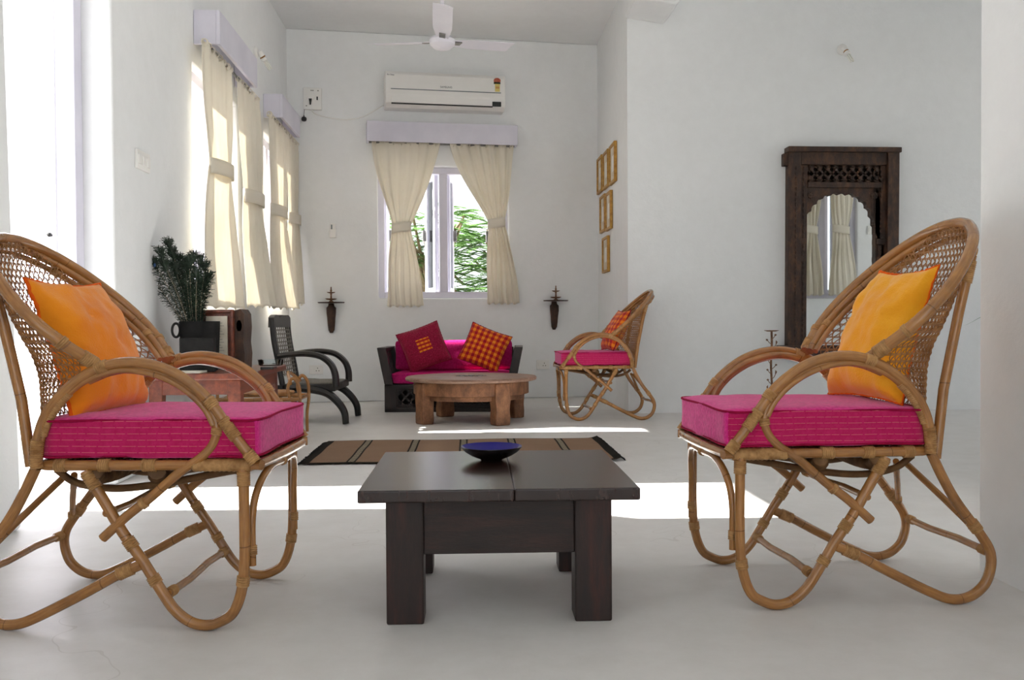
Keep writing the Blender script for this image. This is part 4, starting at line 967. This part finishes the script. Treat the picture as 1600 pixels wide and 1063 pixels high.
for k, (px, py) in enumerate(feather_tips):
    yd = pot.y + rn.uniform(-0.08, 0.09); tip = at_y(px, py, yd); b = V((pot.x + rn.uniform(-0.015, 0.02), pot.y + rn.uniform(-0.02, 0.02), TZ + 0.05))
    L = (tip - b); f = thing('peacock_feather', 'dark green peacock feather standing in the black pot', 'feather', tuple(b), group='peacock feathers in the black pot')
    bend = V((-0.015 if px < 285 else 0.012, 0, 0)); path = spline([V((0, 0, 0)), L * 0.5 + bend * -1, L], 34)
    mb = MB(); mb.tube(path, lambda tt, d: 0.0022 * (1 - 0.6 * tt), 5); mb.build('quill', M['quill'], f)
    mb = MB(); up = L.normalized(); n = len(path)
    for i in range(int(n * 0.30), n):
        tt = i / (n - 1)
        for s_ in (-1, 1):
            for q in range(3):
                wl = (0.018 + 0.055 * (tt - 0.3)) * rn.uniform(0.6, 1.25) * (1 if tt < 0.75 else 1 - (tt - 0.75) * 1.6); side = V((s_, rn.uniform(-.7, .7), 0)).normalized()
                p = path[i] + up * rn.uniform(-.006, .006); e = p + side * wl * 0.8 + up * wl * rn.uniform(0.3, 0.8) + V((0, 0, -wl * rn.uniform(0, 0.35))); mid = (p + e) / 2 + up * 0.008
                mb.tube([p, mid, e], 0.0009 + 0.0009 * max(0, tt - 0.6), 3, caps=False)
    for q in range(60):
        a = rn.uniform(-1.9, 1.9); rr_ = rn.uniform(0.012, 0.03); e = L + V((sin(a) * rr_, rn.uniform(-.014, .014), cos(a) * rr_)); mb.tube([L - up * rn.uniform(0.0, 0.05), e], 0.0013, 3, caps=False)
    mb.build('barbs', M['feather'], f)
    if k in (2, 5):
        mb = MB(); mb.lathe([(0, -0.0015), (0.007, 0), (0, 0.0015)], 14, Matrix.Translation(path[-4] + V((0, -0.018, 0))) @ Matrix.Rotation(radians(90), 4, 'X') @ Matrix.Diagonal((0.8, 1.3, 1, 1))); mb.build('eye_spot', M['eye'], f)
mg = tbl(300, 580); o = MB().box((-0.10, -0.05, 0), (0.10, 0.07, 0.008)).build('magazine', M['paper'], None, smooth=False, bevel=0.001); o.location = (mg.x, q1.y + 0.07, TZ + 0.0005); tag(o, 'thin white magazine at the near edge of the side table', 'magazine')
bk = tbl(423, 571); t = thing('glass_ashtray', 'small glass dish near the far end of the side table', 'dish', (bk.x, bk.y, TZ))
mb = MB(); mb.lathe([(0, 0), (0.06, 0), (0.066, 0.03), (0.060, 0.03), (0.055, 0.008), (0, 0.008)], 20); mb.build('bowl', M['glass'], t)
o = MB().box((-0.03, -0.045, 0), (0.03, 0.045, 0.012)).build('notebook', M['blackplastic'], None, smooth=False, bevel=0.002); o.location = (tbl(420, 577).x, tbl(420, 577).y, TZ + 0.0005); tag(o, 'small black notebook lying before the glass dish', 'notebook')

# rattan stool between side table and the black armchair
t = thing('rattan_stool', 'small rattan stool with looped legs behind the side table', 'stool', (-1.17, 5.5, 0))
X0s, X1s = at_y(350, 600, 5.45).x + 1.17, at_y(470, 600, 5.45).x + 1.17
zl = lambda py: at_y(460, py, 5.45).z
mb = MB(); mb.tube(spline([(X0s + .03, -0.16, zl(622)), (X1s - .03, -0.16, zl(622)), (X1s, -0.12, zl(622)), (X1s, 0.12, zl(622)), (X1s - .03, 0.16, zl(622)), (X0s + .03, 0.16, zl(622)), (X0s, 0.12, zl(622)), (X0s, -0.12, zl(622))], 8, True), 0.012, 8, True); mb.build('ring', M['rattan'], t)
for (x, s) in ((X0s, 1), (X1s, -1)):
    for y in (-0.15, 0.15):
        mb = MB(); mb.tube(spline([(x, y, 0.01), (x + s * 0.0, y, 0.12), (x - s * 0.012, y, zl(625)), (x - s * 0.005, y, zl(600)), (x + s * 0.03, y, zl(590)), (x + s * 0.055, y, zl(604)), (x + s * 0.045, y, zl(620)), (x + s * 0.02, y, zl(626))], 8), 0.0095, 8); mb.build('looped_leg', M['rattan'], t)
    mb = MB(); mb.tube(spline([(x + s * 0.04, -0.15, zl(598)), (x + s * 0.08, 0, zl(582)), (x + s * 0.04, 0.15, zl(598))], 8), 0.01, 8); mb.build('handle', M['rattan'], t)
mb = MB(); mb.lathe([(0, zl(612)), (0.15, zl(612)), (0.155, zl(614)), (0.15, zl(617)), (0, zl(617))], 24); o = mb.build('woven_top', M['cane'], t)

# ------------------------------------------------------------------ things on the walls
def on_back(px, py, off=0.0): return on_plane(px, py, bL + bN * off, bN)
rzb = math.atan2(bdir.y, bdir.x)
def sconce(px, py, label):
    p = on_back(px, py); t = thing('wall_sconce', label, 'sconce', tuple(p), rzb, group='wooden bracket shelves on the back wall')
    mb = MB(); mb.lathe([(0, -0.007), (0.105, -0.006), (0.112, 0.0), (0.105, 0.003), (0, 0.003)], 32, Matrix.Translation((0, -0.085, 0)) @ Matrix.Diagonal((1, 0.72, 1, 1))); mb.build('shelf', M['carved'], t)
    mb = MB(); rows = []
    for (z, w, d) in ((-0.008, 0.022, 0.03), (-0.03, 0.026, 0.036), (-0.045, 0.040, 0.044), (-0.09, 0.039, 0.05), (-0.13, 0.034, 0.044), (-0.19, 0.030, 0.036), (-0.23, 0.025, 0.028), (-0.255, 0.012, 0.015)):
        rows.append([V((w * cos(a), -0.001 - d * (0.5 + 0.5 * sin(a)) * 1.2, z)) for a in [2 * pi * k / 16 for k in range(16)]])
    mb.grid(rows, closed_v=True); mb.face(range(112, 128)); mb.build('bracket', M['carved'], t, angle=30)
    lp = thing('oil_lamp', 'small tiered metal oil lamp on the ' + ('left' if px < 700 else 'right') + ' wall bracket', 'lamp', tuple(Matrix.Translation(p) @ Matrix.Rotation(rzb, 4, 'Z') @ V((0, -0.085, 0.0035))), rzb, group='tiered oil lamps on wall brackets')
    mb = MB(); mb.lathe([(0, 0), (0.02, 0), (0.018, 0.006), (0.008, 0.01), (0.012, 0.02), (0.008, 0.03), (0.006, 0.055), (0.009, 0.065), (0.005, 0.08), (0.009, 0.095), (0.004, 0.108), (0.006, 0.116), (0, 0.13)], 16); mb.build('stem', M['rust'], lp)
    mb = MB(); mb.lathe([(0.005, 0.014), (0.035, 0.018), (0.048, 0.026), (0.046, 0.028), (0.032, 0.022), (0.005, 0.018)], 24); mb.build('lower_dish', M['rust'], lp)
    mb = MB(); mb.lathe([(0.004, 0.070), (0.024, 0.073), (0.035, 0.080), (0.033, 0.082), (0.022, 0.077), (0.004, 0.074)], 24); mb.build('upper_dish', M['rust'], lp)
sconce(517.5, 473, 'carved dark bracket with a round shelf, left of the back window')
sconce(865, 470, 'carved dark bracket with a round shelf, right of the back window')
# air conditioner
a0, a1 = on_back(598.5, 141, 0.0), on_back(785, 143, 0.0); zt, zb = on_back(690, 113.5, 0.19).z, on_back(690, 168.5, 0.19).z
t = thing('air_conditioner', 'long white wall air conditioner above the back window', 'air conditioner', tuple((a0 + a1) / 2 * V((1, 1, 0)) if False else ((a0.x + a1.x) / 2, (a0.y + a1.y) / 2, zb)), rzb)
w = (a1 - a0).length / 2 * 0.985; H = zt - zb
mb = MB(); mb.prism([(0, 0), (0.0, H), (-0.17, H), (-0.19, H * 0.9), (-0.195, H * 0.35), (-0.18, H * 0.1), (-0.13, 0)], 2 * w, Matrix.Rotation(radians(90), 4, 'Z') @ Matrix.Translation((0, -w, 0)) @ Matrix.Identity(4))
# prism X->depth axis: rotate so that depth (-) faces the room
mb.v = [(x, y, z) for (x, y, z) in mb.v]
o = mb.build('casing', M['plastic'], t, smooth=False, bevel=0.01, seg=3)
def acbox(name, x0, x1, z0, z1, mat, y0=-0.202, y1=-0.19): return MB().box((x0, y0, z0), (x1, y1, z1)).build(name, M[mat], t, smooth=False)
acbox('blue_line', -w * 0.91, w * 0.92, H * 0.475, H * 0.495, 'greyline', -0.1975)
o = acbox('air_flap', -w * 0.9, w * 0.78, H * 0.10, H * 0.28, 'plastic', -0.199, -0.17)
acbox('flap_gap', -w * 0.9, w * 0.78, H * 0.075, H * 0.10, 'blackplastic', -0.19, -0.16)
acbox('display', w * 0.77, w * 0.92, H * 0.09, H * 0.22, 'blackplastic', -0.203)
acbox('energy_label', w * 0.82, w * 0.90, H * 0.52, H * 0.74, 'stickeryellow', -0.1985)
MB().lathe([(0, 0), (0.03, 0), (0.03, 0.002), (0, 0.002)], 20, Matrix.Translation((w * 0.855, -0.197, H * 0.83)) @ Matrix.Rotation(radians(90), 4, 'X') @ Matrix.Diagonal((1, 0.8, 1, 1))).build('energy_dial', M['stickerred'], t)
acbox('energy_dial_base', w * 0.80, w * 0.91, H * 0.74, H * 0.79, 'stickergreen', -0.2)
for i in range(3): acbox('label_print', w * (0.835 + 0.02 * i), w * (0.845 + 0.02 * i), H * 0.60, H * 0.66, 'stickerred', -0.1995)
def text(s_, size, name, mat, parent, loc):
    cu = bpy.data.curves.new(name, 'FONT'); cu.body = s_; cu.size = size; cu.extrude = 0.0006; cu.align_x = 'CENTER'; tmp = bpy.data.objects.new(name, cu); COL.objects.link(tmp)
    bpy.context.view_layer.update(); me = bpy.data.meshes.new_from_object(tmp.evaluated_get(bpy.context.evaluated_depsgraph_get())); bpy.data.objects.remove(tmp)
    me.materials.clear(); me.materials.append(M[mat]); o = bpy.data.objects.new(name, me); COL.objects.link(o); o.parent = parent; o.location = loc; o.rotation_euler = (radians(90), 0, 0); return o
text('SAMSUNG', 0.022, 'maker_lettering', 'logo', t, (0.0, -0.1975, H * 0.56))
text('Bio Sleep', 0.016, 'corner_lettering', 'logo', t, (-w * 0.91, -0.196, H * 0.86))
# power box, plug, cable, hanging plug
a = on_back(488.5, 155.5); t = thing('power_socket', 'white square power box with a round plug left of the air conditioner', 'socket', tuple(a), rzb)
mb = MB(); mb.box((-0.075, -0.035, -0.09), (0.075, -0.001, 0.09)); mb.build('box', M['plastic'], t, smooth=False, bevel=0.005)
MB().lathe([(0, 0), (0.031, 0), (0.03, 0.02), (0, 0.022)], 24, Matrix.Translation((-0.018, -0.035, 0.01)) @ Matrix.Rotation(radians(90), 4, 'X')).build('plug', M['plastic'], t)
MB().prism([(-0.013, 0.0), (-0.005, -0.048), (0.005, -0.048), (0.013, 0.0)], 0.014, Matrix.Translation((-0.018, -0.058, -0.006))).build('plug_neck', M['blackplastic'], t, smooth=False)
MB().box((0.032, -0.04, -0.012), (0.044, -0.035, 0.016)).build('switch', M['blackplastic'], t, smooth=False)
for x, z in ((-0.01, 0.066), (0.004, 0.066), (0.045, 0.066), (-0.05, -0.062)): MB().box((x - 0.005, -0.037, z - 0.004), (x + 0.005, -0.035, z + 0.004)).build('screw', M['steel'], t, smooth=False)
cpts = [on_back(x, y, o_) for x, y, o_ in ((485, 170, 0.05), (493, 178, 0.03), (510, 183, 0.015), (530, 186.5, 0.015), (545, 187, 0.015), (565, 183, 0.015), (585, 173, 0.02), (600, 164, 0.05))]
o = MB().tube(spline(cpts, 8), 0.005, 8).build('power_cable', M['plastic'], None); tag(o, 'thin pale cable sagging from power box to air conditioner', 'cable')
hp = on_back(475, 186, 0.03); t = thing('hanging_plug', 'round black plug dangling on a short cord below the power box', 'plug', tuple(hp), rzb)
MB().lathe([(0, -0.022), (0.018, -0.016), (0.023, 0), (0.018, 0.014), (0.006, 0.02), (0.004, 0.03), (0, 0.032)], 20).build('body', M['blackplastic'], t); MB().tube([V((0, 0, 0.03)), V((0.004, 0.01, 0.1)), V((0.006, 0.028, 0.16))], 0.002, 6).build('cord', M['blackplastic'], t)
def plate(name, label, p, rz, w, h, cat, n=2, grp=None):
    t = thing(name, label, cat, tuple(p), rz, group=grp); MB().box((-w / 2, -0.012, -h / 2), (w / 2, -0.0005, h / 2)).build('plate', M['plastic'], t, smooth=False, bevel=0.003)
    if cat == 'socket':
        for x, z in ((0, 0.014), (-0.011, -0.008), (0.011, -0.008)): MB().lathe([(0, 0), (0.004, 0), (0.004, 0.001), (0, 0.001)], 10, Matrix.Translation((x + 0.012, -0.012, z)) @ Matrix.Rotation(radians(90), 4, 'X')).build('pin_hole', M['blackplastic'], t)
        MB().box((-w * 0.36, -0.016, -0.012), (-w * 0.22, -0.011, 0.012)).build('rocker', M['plastic'], t, smooth=False, bevel=0.001)
    else:
        for k in range(n): x = -w / 2 + w * (k + 0.5) / n; MB().box((x - w / n * 0.3, -0.018, -h * 0.25), (x + w / n * 0.3, -0.011, h * 0.25)).build('rocker', M['plastic'], t, smooth=False, bevel=0.002)
    return t
plate('wall_socket', 'white wall socket low on the back wall behind the black armchair', on_back(494, 578), rzb, 0.115, 0.075, 'socket')
plate('wall_socket', 'white wall socket low on the back wall between sofa and distant rattan chair', on_back(848, 570), rzb, 0.115, 0.08, 'socket')
sp = on_plane(220.5, 252, lA, lN); rzl = math.atan2(ldir.y, ldir.x)
plate('light_switch', 'white light switch plate on the left wall beside the door', sp, rzl, 0.17, 0.085, 'switch', 3)
plate('light_switch', 'white switch plate on the side wall, seen only in the mirror', V((4.33, sW, 1.62)), radians(180), 0.16, 0.09, 'switch', 3)
a = on_back(520, 361); t = thing('remote_holder', 'small white remote control in its holder on the back wall', 'remote control', tuple(a), rzb)
MB().box((-0.028, -0.022, -0.06), (0.028, -0.001, 0.01)).build('holder', M['plastic'], t, smooth=False, bevel=0.006); MB().box((-0.022, -0.018, -0.055), (0.022, -0.004, 0.06)).build('remote', M['plastic'], t, smooth=False, bevel=0.004); MB().box((-0.014, -0.0195, 0.012), (-0.004, -0.018, 0.05)).build('screen', M['greyline'], t, smooth=False)
# wall bulbs
def wall_bulb(label, p, N, side):
    t = thing('wall_lamp', label, 'lamp', tuple(p)); z = V((0, 0, 1)); d = (N * 0.45 + side * 0.25 - z * 0.75).normalized()
    rot = d.to_track_quat('Z', 'Y').to_matrix().to_4x4(); rn_ = N.to_track_quat('Z', 'Y').to_matrix().to_4x4()
    MB().lathe([(0, 0.0), (0.04, 0.0), (0.04, 0.012), (0.028, 0.022), (0, 0.024)], 24, rn_).build('rose', M['plastic'], t)
    Tb = Matrix.Translation(N * 0.035) @ rot
    MB().lathe([(0, -0.01), (0.02, -0.008), (0.022, 0.02), (0.02, 0.03), (0, 0.03)], 20, Tb).build('holder', M['plastic'], t); MB().lathe([(0.0205, 0.03), (0.0205, 0.038), (0, 0.038)], 20, Tb).build('collar', M['brass'], t)
    MB().lathe([(0, 0.038), (0.022, 0.04), (0.024, 0.06), (0.016, 0.066), (0, 0.066)], 20, Tb).build('ballast', M['plastic'], t)
    for k in range(3):
        a = k * 2 * pi / 3; c, s = cos(a) * 0.011, sin(a) * 0.011
        MB().tube([Tb @ V(q) for q in spline([(c - s * .5, s + c * .5, 0.066), (c - s * .5, s + c * .5, 0.12), (c, s, 0.13), (c + s * .5, s - c * .5, 0.12), (c + s * .5, s - c * .5, 0.066)], 5)], 0.0045, 8).build('lamp_tube', M['lampglass'], t)
p = at_y(1316, 78, mY); wall_bulb('small white energy saving bulb on the wall above the mirror', V((p.x, mY, p.z)), V((0, -1, 0)), V((1, 0, 0)) * 0.9)
p = on_plane(398, 82, lA, lN); wall_bulb('small white energy saving bulb on the left wall above the pelmets', p, lN, ldir * 1.6)
# six little frames
rows_ = [(((936.2, 250), (938.6, 303), 'leftmost in the upper row of three'), ((945.3, 241.5), (947.5, 296), 'middle of the upper row of three'), ((955.5, 230), (957.5, 289), 'right end of the upper row of three')),
         (((940.6, 309), (942.6, 364.5), 'left one of the two in the middle row'), ((949.3, 304), (951.3, 361), 'right one of the two in the middle row')), (((944.4, 373), (946.4, 427), 'single one hanging lowest'),)]
for row in rows_:
    for (tl, bl, lab) in row:
        P1 = on_plane(*tl, V((JX - 0.002, 0, 0)), V((1, 0, 0))); P2 = on_plane(*bl, V((JX - 0.002, 0, 0)), V((1, 0, 0)))
        hh = P1.z - P2.z; wd = 0.27 if len(row) != 1 else 0.30; y1 = P1.y
        t = thing('picture_frame', 'small gilt frame on the recess wall, ' + lab, 'picture frame', (JX - 0.001, y1, P2.z), radians(-90), group='gilt frames on the recess wall')
        mb = MB(); bars(mb, 0, wd, 0, hh, 0.022, 0.024, -0.025); mb.box((0.02, -0.008, 0.02), (wd - 0.02, -0.001, hh - 0.02)); mb.build('frame', M['gilt'], t, smooth=False, bevel=0.003)
        MB().box((0.022, -0.012, 0.022), (wd - 0.022, -0.008, hh - 0.022)).build('print', M['paper'], t, smooth=False)
        MB().box((wd * 0.35, -0.0128, hh * 0.3), (wd * 0.65, -0.012, hh * 0.7)).build('drawing', M['plastic'], t, smooth=False)

# ------------------------------------------------------------------ carved mirror
A1, A2 = at_y(1231, 231, mY - 0.08), at_y(1403.5, 233, mY - 0.08); B1 = at_y(1230, 557, mY - 0.08)
mw, mh = A2.x - A1.x, A1.z - B1.z
t = thing('carved_mirror', 'tall mirror in a dark carved wooden arch frame on the far right wall', 'mirror', (A1.x, mY - 0.001, B1.z)); t.rotation_euler = (0, radians(0.35), 0)
S_ = mw / 172.0; G = lambda px, py: ((px - 1231) * S_, mh - (py - 231) * mh / 326)
def mbx(name, x0, y0, x1, y1, ya, yb, mat='carved', bev=0.004, par=None): 
    (a, b), (c, d) = G(x0, y1), G(x1, y0); return MB().box((a, ya, b), (c, yb, d)).build(name, M[mat], par or t, smooth=False, bevel=bev)
mbx('outer_stile', 1231, 231, 1251, 557, -0.07, -0.001); mbx('outer_stile', 1385, 231, 1403, 557, -0.085, -0.001)
mbx('head_rail', 1251, 231, 1385, 256, -0.07, -0.001); mbx('cornice', 1229, 229, 1405, 237, -0.10, -0.001); mbx('sill', 1218, 540, 1418, 560, -0.085, -0.001)
mbx('cross_rail', 1262, 283, 1377, 292, -0.062, -0.001); mbx('inner_stile', 1251, 256, 1262, 540, -0.05, -0.001); mbx('inner_stile', 1377, 256, 1385, 540, -0.055, -0.001)
mbx('peg', 1224, 239, 1231, 258, -0.06, -0.01, 'carved', 0.002)
mbx('jali_backing', 1262, 256, 1377, 283, -0.02, -0.001, 'cavity', 0)
(a, b), (c, d) = G(1262, 283), G(1377, 256); mb = MB(); lattice(mb, a, c, b, d, -0.045, None, 9, 0.014, 0.02)
for k in range(9):
    for j in range(2): mb.lathe([(0, 0), (0.016, 0), (0.014, 0.008), (0, 0.01)], 10, Matrix.Translation((a + (c - a) * (k + 0.5) / 9, -0.045, b + (d - b) * (j + 0.5) / 2)) @ Matrix.Rotation(radians(90), 4, 'X'))
mb.build('jali_lattice', M['carved'], t, smooth=False)
# scalloped arch
bnd = [(1262, 540), (1262, 395)]
arch = []
for i in range(61):
    u = i / 60; th = pi * (1 - u); cxp = 1312; rx, ry = 50 if u < 0.5 else 52, 62
    base = (cxp + rx * cos(th), 365 - ry * sin(th) ** 0.9 if sin(th) > 0 else 365)
    arch.append(base)
arch2 = [(1256 + 0, 540), (1255, 420), (1256, 372)]
sca = []
N_ = 15
ctrl = [(1255, 372), (1258, 352), (1265, 335), (1275, 320), (1287, 309), (1303, 303), (1320, 302), (1335, 304), (1348, 312), (1358, 325), (1365, 342), (1369, 360), (1370, 375)]
cs = spline([V((x, y, 0)) for x, y in ctrl], 5)
sc_pts = []
for i in range(len(cs)):
    k = i / (len(cs) - 1) * 15; bump = abs(sin(k * pi)) * 3.0; 
    a_, b_ = cs[max(0, i - 1)], cs[min(len(cs) - 1, i + 1)]; tn = (b_ - a_).normalized(); nrm = V((tn.y, -tn.x, 0)); sc_pts.append((cs[i].x + nrm.x * bump, cs[i].y + nrm.y * bump))
mb = MB(); top_y = 292
for (ya) in (0,):
    pts = [(1254, 540)] + [(1254.5, 372)] + sc_pts + [(1370.5, 540)]
    n = len(pts)
    def outer(p):
        x, y = p
        if y > 371: return (1251, y) if x < 1312 else (1385, y)
        return (x, top_y)
    rows = []
    for p in pts:
        o_ = outer(p); (x, z), (x2, z2) = G(*p), G(*o_)
        rows.append([V((x, -0.045, z)), V((x2, -0.045, z2)), V((x2, -0.012, z2)), V((x, -0.012, z))])
    mb.grid(rows, closed_v=True)
for s_ in ((1251, 292, 1256, 374), (1370, 292, 1385, 376)):
    (a, b), (c, d) = G(s_[0], s_[3]), G(s_[2], s_[1]); mb.box((a, -0.045, b), (c, -0.012, d))
mb.build('scalloped_arch', M['carved'], t, smooth=False)
for cxp in (1268, 1367):
    x, z = G(cxp, 303.5); mb = MB()
    for k in range(8): mb.lathe([(0, 0), (0.010, 0), (0.008, 0.006), (0, 0.007)], 8, Matrix.Translation((x + 0.018 * cos(k * pi / 4), -0.045, z + 0.018 * sin(k * pi / 4))) @ Matrix.Rotation(radians(90), 4, 'X'))
    mb.lathe([(0, 0), (0.012, 0), (0.010, 0.008), (0, 0.01)], 12, Matrix.Translation((x, -0.045, z)) @ Matrix.Rotation(radians(90), 4, 'X')); mb.build('rosette', M['carved'], t)
for xp in (1243, 1256, 1377, 1394):       # carved beading down the stiles
    mb = MB()
    for k in range(34):
        x, z = G(xp, 262 + k * 8.2); mb.lathe([(0, 0), (0.012, 0), (0.010, 0.005), (0, 0.008)], 8, Matrix.Translation((x, -0.07 if xp != 1256 and xp != 1377 else -0.055, z)) @ Matrix.Rotation(radians(90), 4, 'X') @ Matrix.Diagonal((0.7, 1.3, 1, 1)))
    mb.build('beading', M['carved'], t)
for (xa_, xb_) in ((1248, 1260), (1371, 1386)):
    for yy in (372, 400): mbx('capital', xa_, yy, xb_, yy + 8, -0.062, -0.012, 'carved', 0.003)
    mbx('half_column', xa_ + 2, 380, xb_ - 2, 540, -0.055, -0.012, 'carved', 0.008)
mbx('looking_glass', 1251, 290, 1386, 541, -0.014, -0.008, 'mirror', 0)

# ------------------------------------------------------------------ candle stand
bp = on_floor(1205, 653); y = 6.45
top = at_y(1205.5, 518.5, y); t = thing('candle_stand', 'rusty iron candle stand with leafy stem before the far right wall', 'candle holder', (top.x, y, 0)); hz = top.z
mb = MB(); mb.tube(spline([(0, 0, 0.01), (0.004, 0, hz * 0.3), (-0.004, 0, hz * 0.6), (0.002, 0, hz * 0.85), (0, 0, hz)], 8), 0.008, 8); mb.build('stem', M['rust'], t)
MB().lathe([(0, 0), (0.03, 0.001), (0.05, 0.008), (0.052, 0.010), (0.03, 0.005), (0, 0.004)], 24, Matrix.Translation((0, 0, hz))).build('drip_pan', M['rust'], t)
MB().lathe([(0, 0), (0.09, 0), (0.085, 0.012), (0.02, 0.02), (0, 0.02)], 24).build('foot', M['rust'], t)
rn = random.Random(3)
for k in range(12):
    z = hz * (0.25 + 0.06 * k); s = 1 if k % 2 else -1; e = V((s * 0.028, rn.uniform(-.015, .015), z + 0.03)); mb = MB()
    mb.tube(spline([(0, 0, z), (s * 0.015, 0, z + 0.01), tuple(e)], 5), 0.0025, 5)
    if k % 3: mb.lathe([(0, -0.008), (0.010, 0), (0, 0.008)], 12, Matrix.Translation(e))
    else: mb.tube([e, e + V((s * 0.006, 0, 0.02)), e + V((0, 0, 0.034))], lambda tt, d: 0.007 * sin(pi * min(1, tt * 0.9 + 0.1)), 6)
    mb.build('leaf_spray', M['rust'], t)

# ------------------------------------------------------------------ ceiling fan
fy = 5.6; hub = at_y(691, 66, fy); t = thing('ceiling_fan', 'white three-bladed ceiling fan', 'ceiling fan', tuple(hub))
MB().lathe([(0, -0.042), (0.05, -0.038), (0.075, -0.015), (0.078, 0.01), (0.06, 0.03), (0.02, 0.04), (0, 0.04)], 32).build('motor', M['white'], t)
MB().lathe([(0.012, 0.03), (0.012, CEIL - hub.z - 0.05)], 12).build('rod', M['white'], t)
MB().lathe([(0.012, CEIL - hub.z - 0.09), (0.05, CEIL - hub.z - 0.03), (0.055, CEIL - hub.z), (0, CEIL - hub.z)], 20).build('canopy', M['white'], t)
for a in (-88, 32, 152):
    R = Matrix.Rotation(radians(a), 4, 'Z') @ Matrix.Rotation(radians(-6), 4, 'Y') @ Matrix.Rotation(radians(-11), 4, 'X'); mb = MB()
    rows = []
    for i in range(13):
        x = 0.07 + 0.43 * i / 12; w = 0.035 + 0.022 * min(1, i / 4); cam_ = 0.006
        rows.append([R @ V((x, -w, 0.0)), R @ V((x, 0, cam_)), R @ V((x, w, 0.0)), R @ V((x, w, -0.003)), R @ V((x, 0, cam_ - 0.003)), R @ V((x, -w, -0.003))])
    mb.grid(rows, closed_v=True); mb.face(range(6)); mb.face(range(72, 78)); bl = mb.build('blade', M['white'], t, angle=30)
    MB().box((0.05, -0.018, -0.006), (0.13, 0.018, 0.0), R).build('blade_arm', M['steel'], bl, smooth=False)

# ------------------------------------------------------------------ plants
def frond(mb, base, d, L, w, n=14, droop=0.3, leaf=True):
    side = V((-d.y, d.x, 0)).normalized() if abs(d.z) < 0.98 else V((1, 0, 0)); pts = []
    for i in range(n + 1):
        u = i / n; pts.append(base + d * L * u + V((0, 0, -droop * L * u * u)))
    mb.tube(pts, lambda tt, dd: 0.012 * (1 - 0.7 * tt) * L, 3, caps=False)
    for i in range(2, n + 1):
        u = i / n
        for s in (-1, 1):
            ll = w * sin(pi * (0.12 + 0.85 * u)) ; e = pts[i] + side * s * ll + d * ll * 0.5 + V((0, 0, -0.15 * ll)); p = pts[i]; q = (e - p); nn = q.cross(V((0, 0, 1))).normalized() * ll * 0.24
            m_ = p + q * 0.5; b = len(mb.v); mb.v.extend([tuple(p), tuple(m_ + nn), tuple(e), tuple(m_ - nn)]); mb.face((b, b + 1, b + 2, b + 3))
def feathery_tree(label, loc, H, R, seed, nf=70, mat='leaf', grp=None, lw=0.16):
    rn = random.Random(seed); t = thing('feathery_tree', label, 'tree', loc, group=grp); mb = MB(); mb.tube(spline([(0, 0, 0), (0.1, 0, H * 0.4), (-0.05, 0.1, H * 0.75)], 6), lambda tt, d: 0.05 * (1 - 0.6 * tt), 8)
    fo = MB()
    for k in range(nf):
        a = rn.uniform(0, 2 * pi); r = R * sqrt(rn.random()); z = H * rn.uniform(0.35, 0.98) - 0.25 * r; b = V((cos(a) * r * 0.6, sin(a) * r * 0.6, z)); d = V((cos(a), sin(a), rn.uniform(-0.1, 0.5))).normalized()
        if k % 5 == 0: mb.tube([V((0, 0, H * rn.uniform(0.3, 0.7))), b], 0.02, 5)
        frond(fo, b, d, R * rn.uniform(0.4, 0.65), lw * R, 13, 0.35)
    mb.build('trunk', M['bark'], t); fo.build('foliage', M[mat], t, angle=180); return t
c1 = at_y(665, 420, 15); c2 = at_y(735, 430, 15)
feathery_tree('pale green feathery tree outside, left half of the back window', (c1.x + 0.12, 13.2, -0.13), 2.6, 0.9, 5, 300, grp='trees beyond the window')
feathery_tree('pale green feathery tree outside, right half of the back window', (c2.x + 0.75, 16.4, -0.13), 2.75, 1.25, 8, 300, grp='trees beyond the window')
feathery_tree('green shrub outside the open door, behind the left rattan chair', (-3.75, 6.0, -0.13), 1.35, 0.75, 15, 60, lw=0.2)
feathery_tree('green bush low on the ground outside the door', (-2.75, 4.75, -0.13), 0.85, 0.42, 16, 40, lw=0.2)
# potted plant behind the near right wall: one leaf shows
lt = at_y(1506, 509, 3.05); t = thing('potted_plant', 'potted plant behind the right wall, one green blade showing', 'plant', (2.02, 3.05, 0))
MB().lathe([(0, 0), (0.10, 0), (0.14, 0.25), (0.15, 0.25), (0.15, 0.28), (0.13, 0.28), (0.12, 0.22), (0, 0.22)], 24).build('pot', M['terracotta'], t)
def blade(a, L, zr, wd=0.016):
    mb = MB(); rows = []
    for i in range(13):
        u = i / 12; p = V((cos(a) * L * u, sin(a) * L * u, 0.24 + zr * (1.6 * u - 0.75 * u * u))); s = V((-sin(a), cos(a), 0)) * wd * (1 - u) ** 0.5; rows.append([p - s, p + V((0, 0, -0.004)), p + s])
    mb.grid(rows); o = mb.build('leaf', M['darkleaf'], t, angle=180); md = o.modifiers.new('t', 'SOLIDIFY'); md.thickness = 0.0015
for k in range(9): blade(radians(-60 + 40 * k) if k else 0, 0.10 + 0.02 * (k % 3), 0.30 + 0.04 * (k % 4))
Lx = lt.x - 2.02; mb = MB(); pts = spline([(0, 0, 0.24), (-0.05, 0, 0.55), (-0.22, 0, 0.68), tuple(V((Lx, 0, lt.z)))], 8); mb.tube(pts, lambda tt, d: 0.009 * (1.02 - tt), 6, flat=0.4); mb.build('leaf', M['darkleaf'], t)
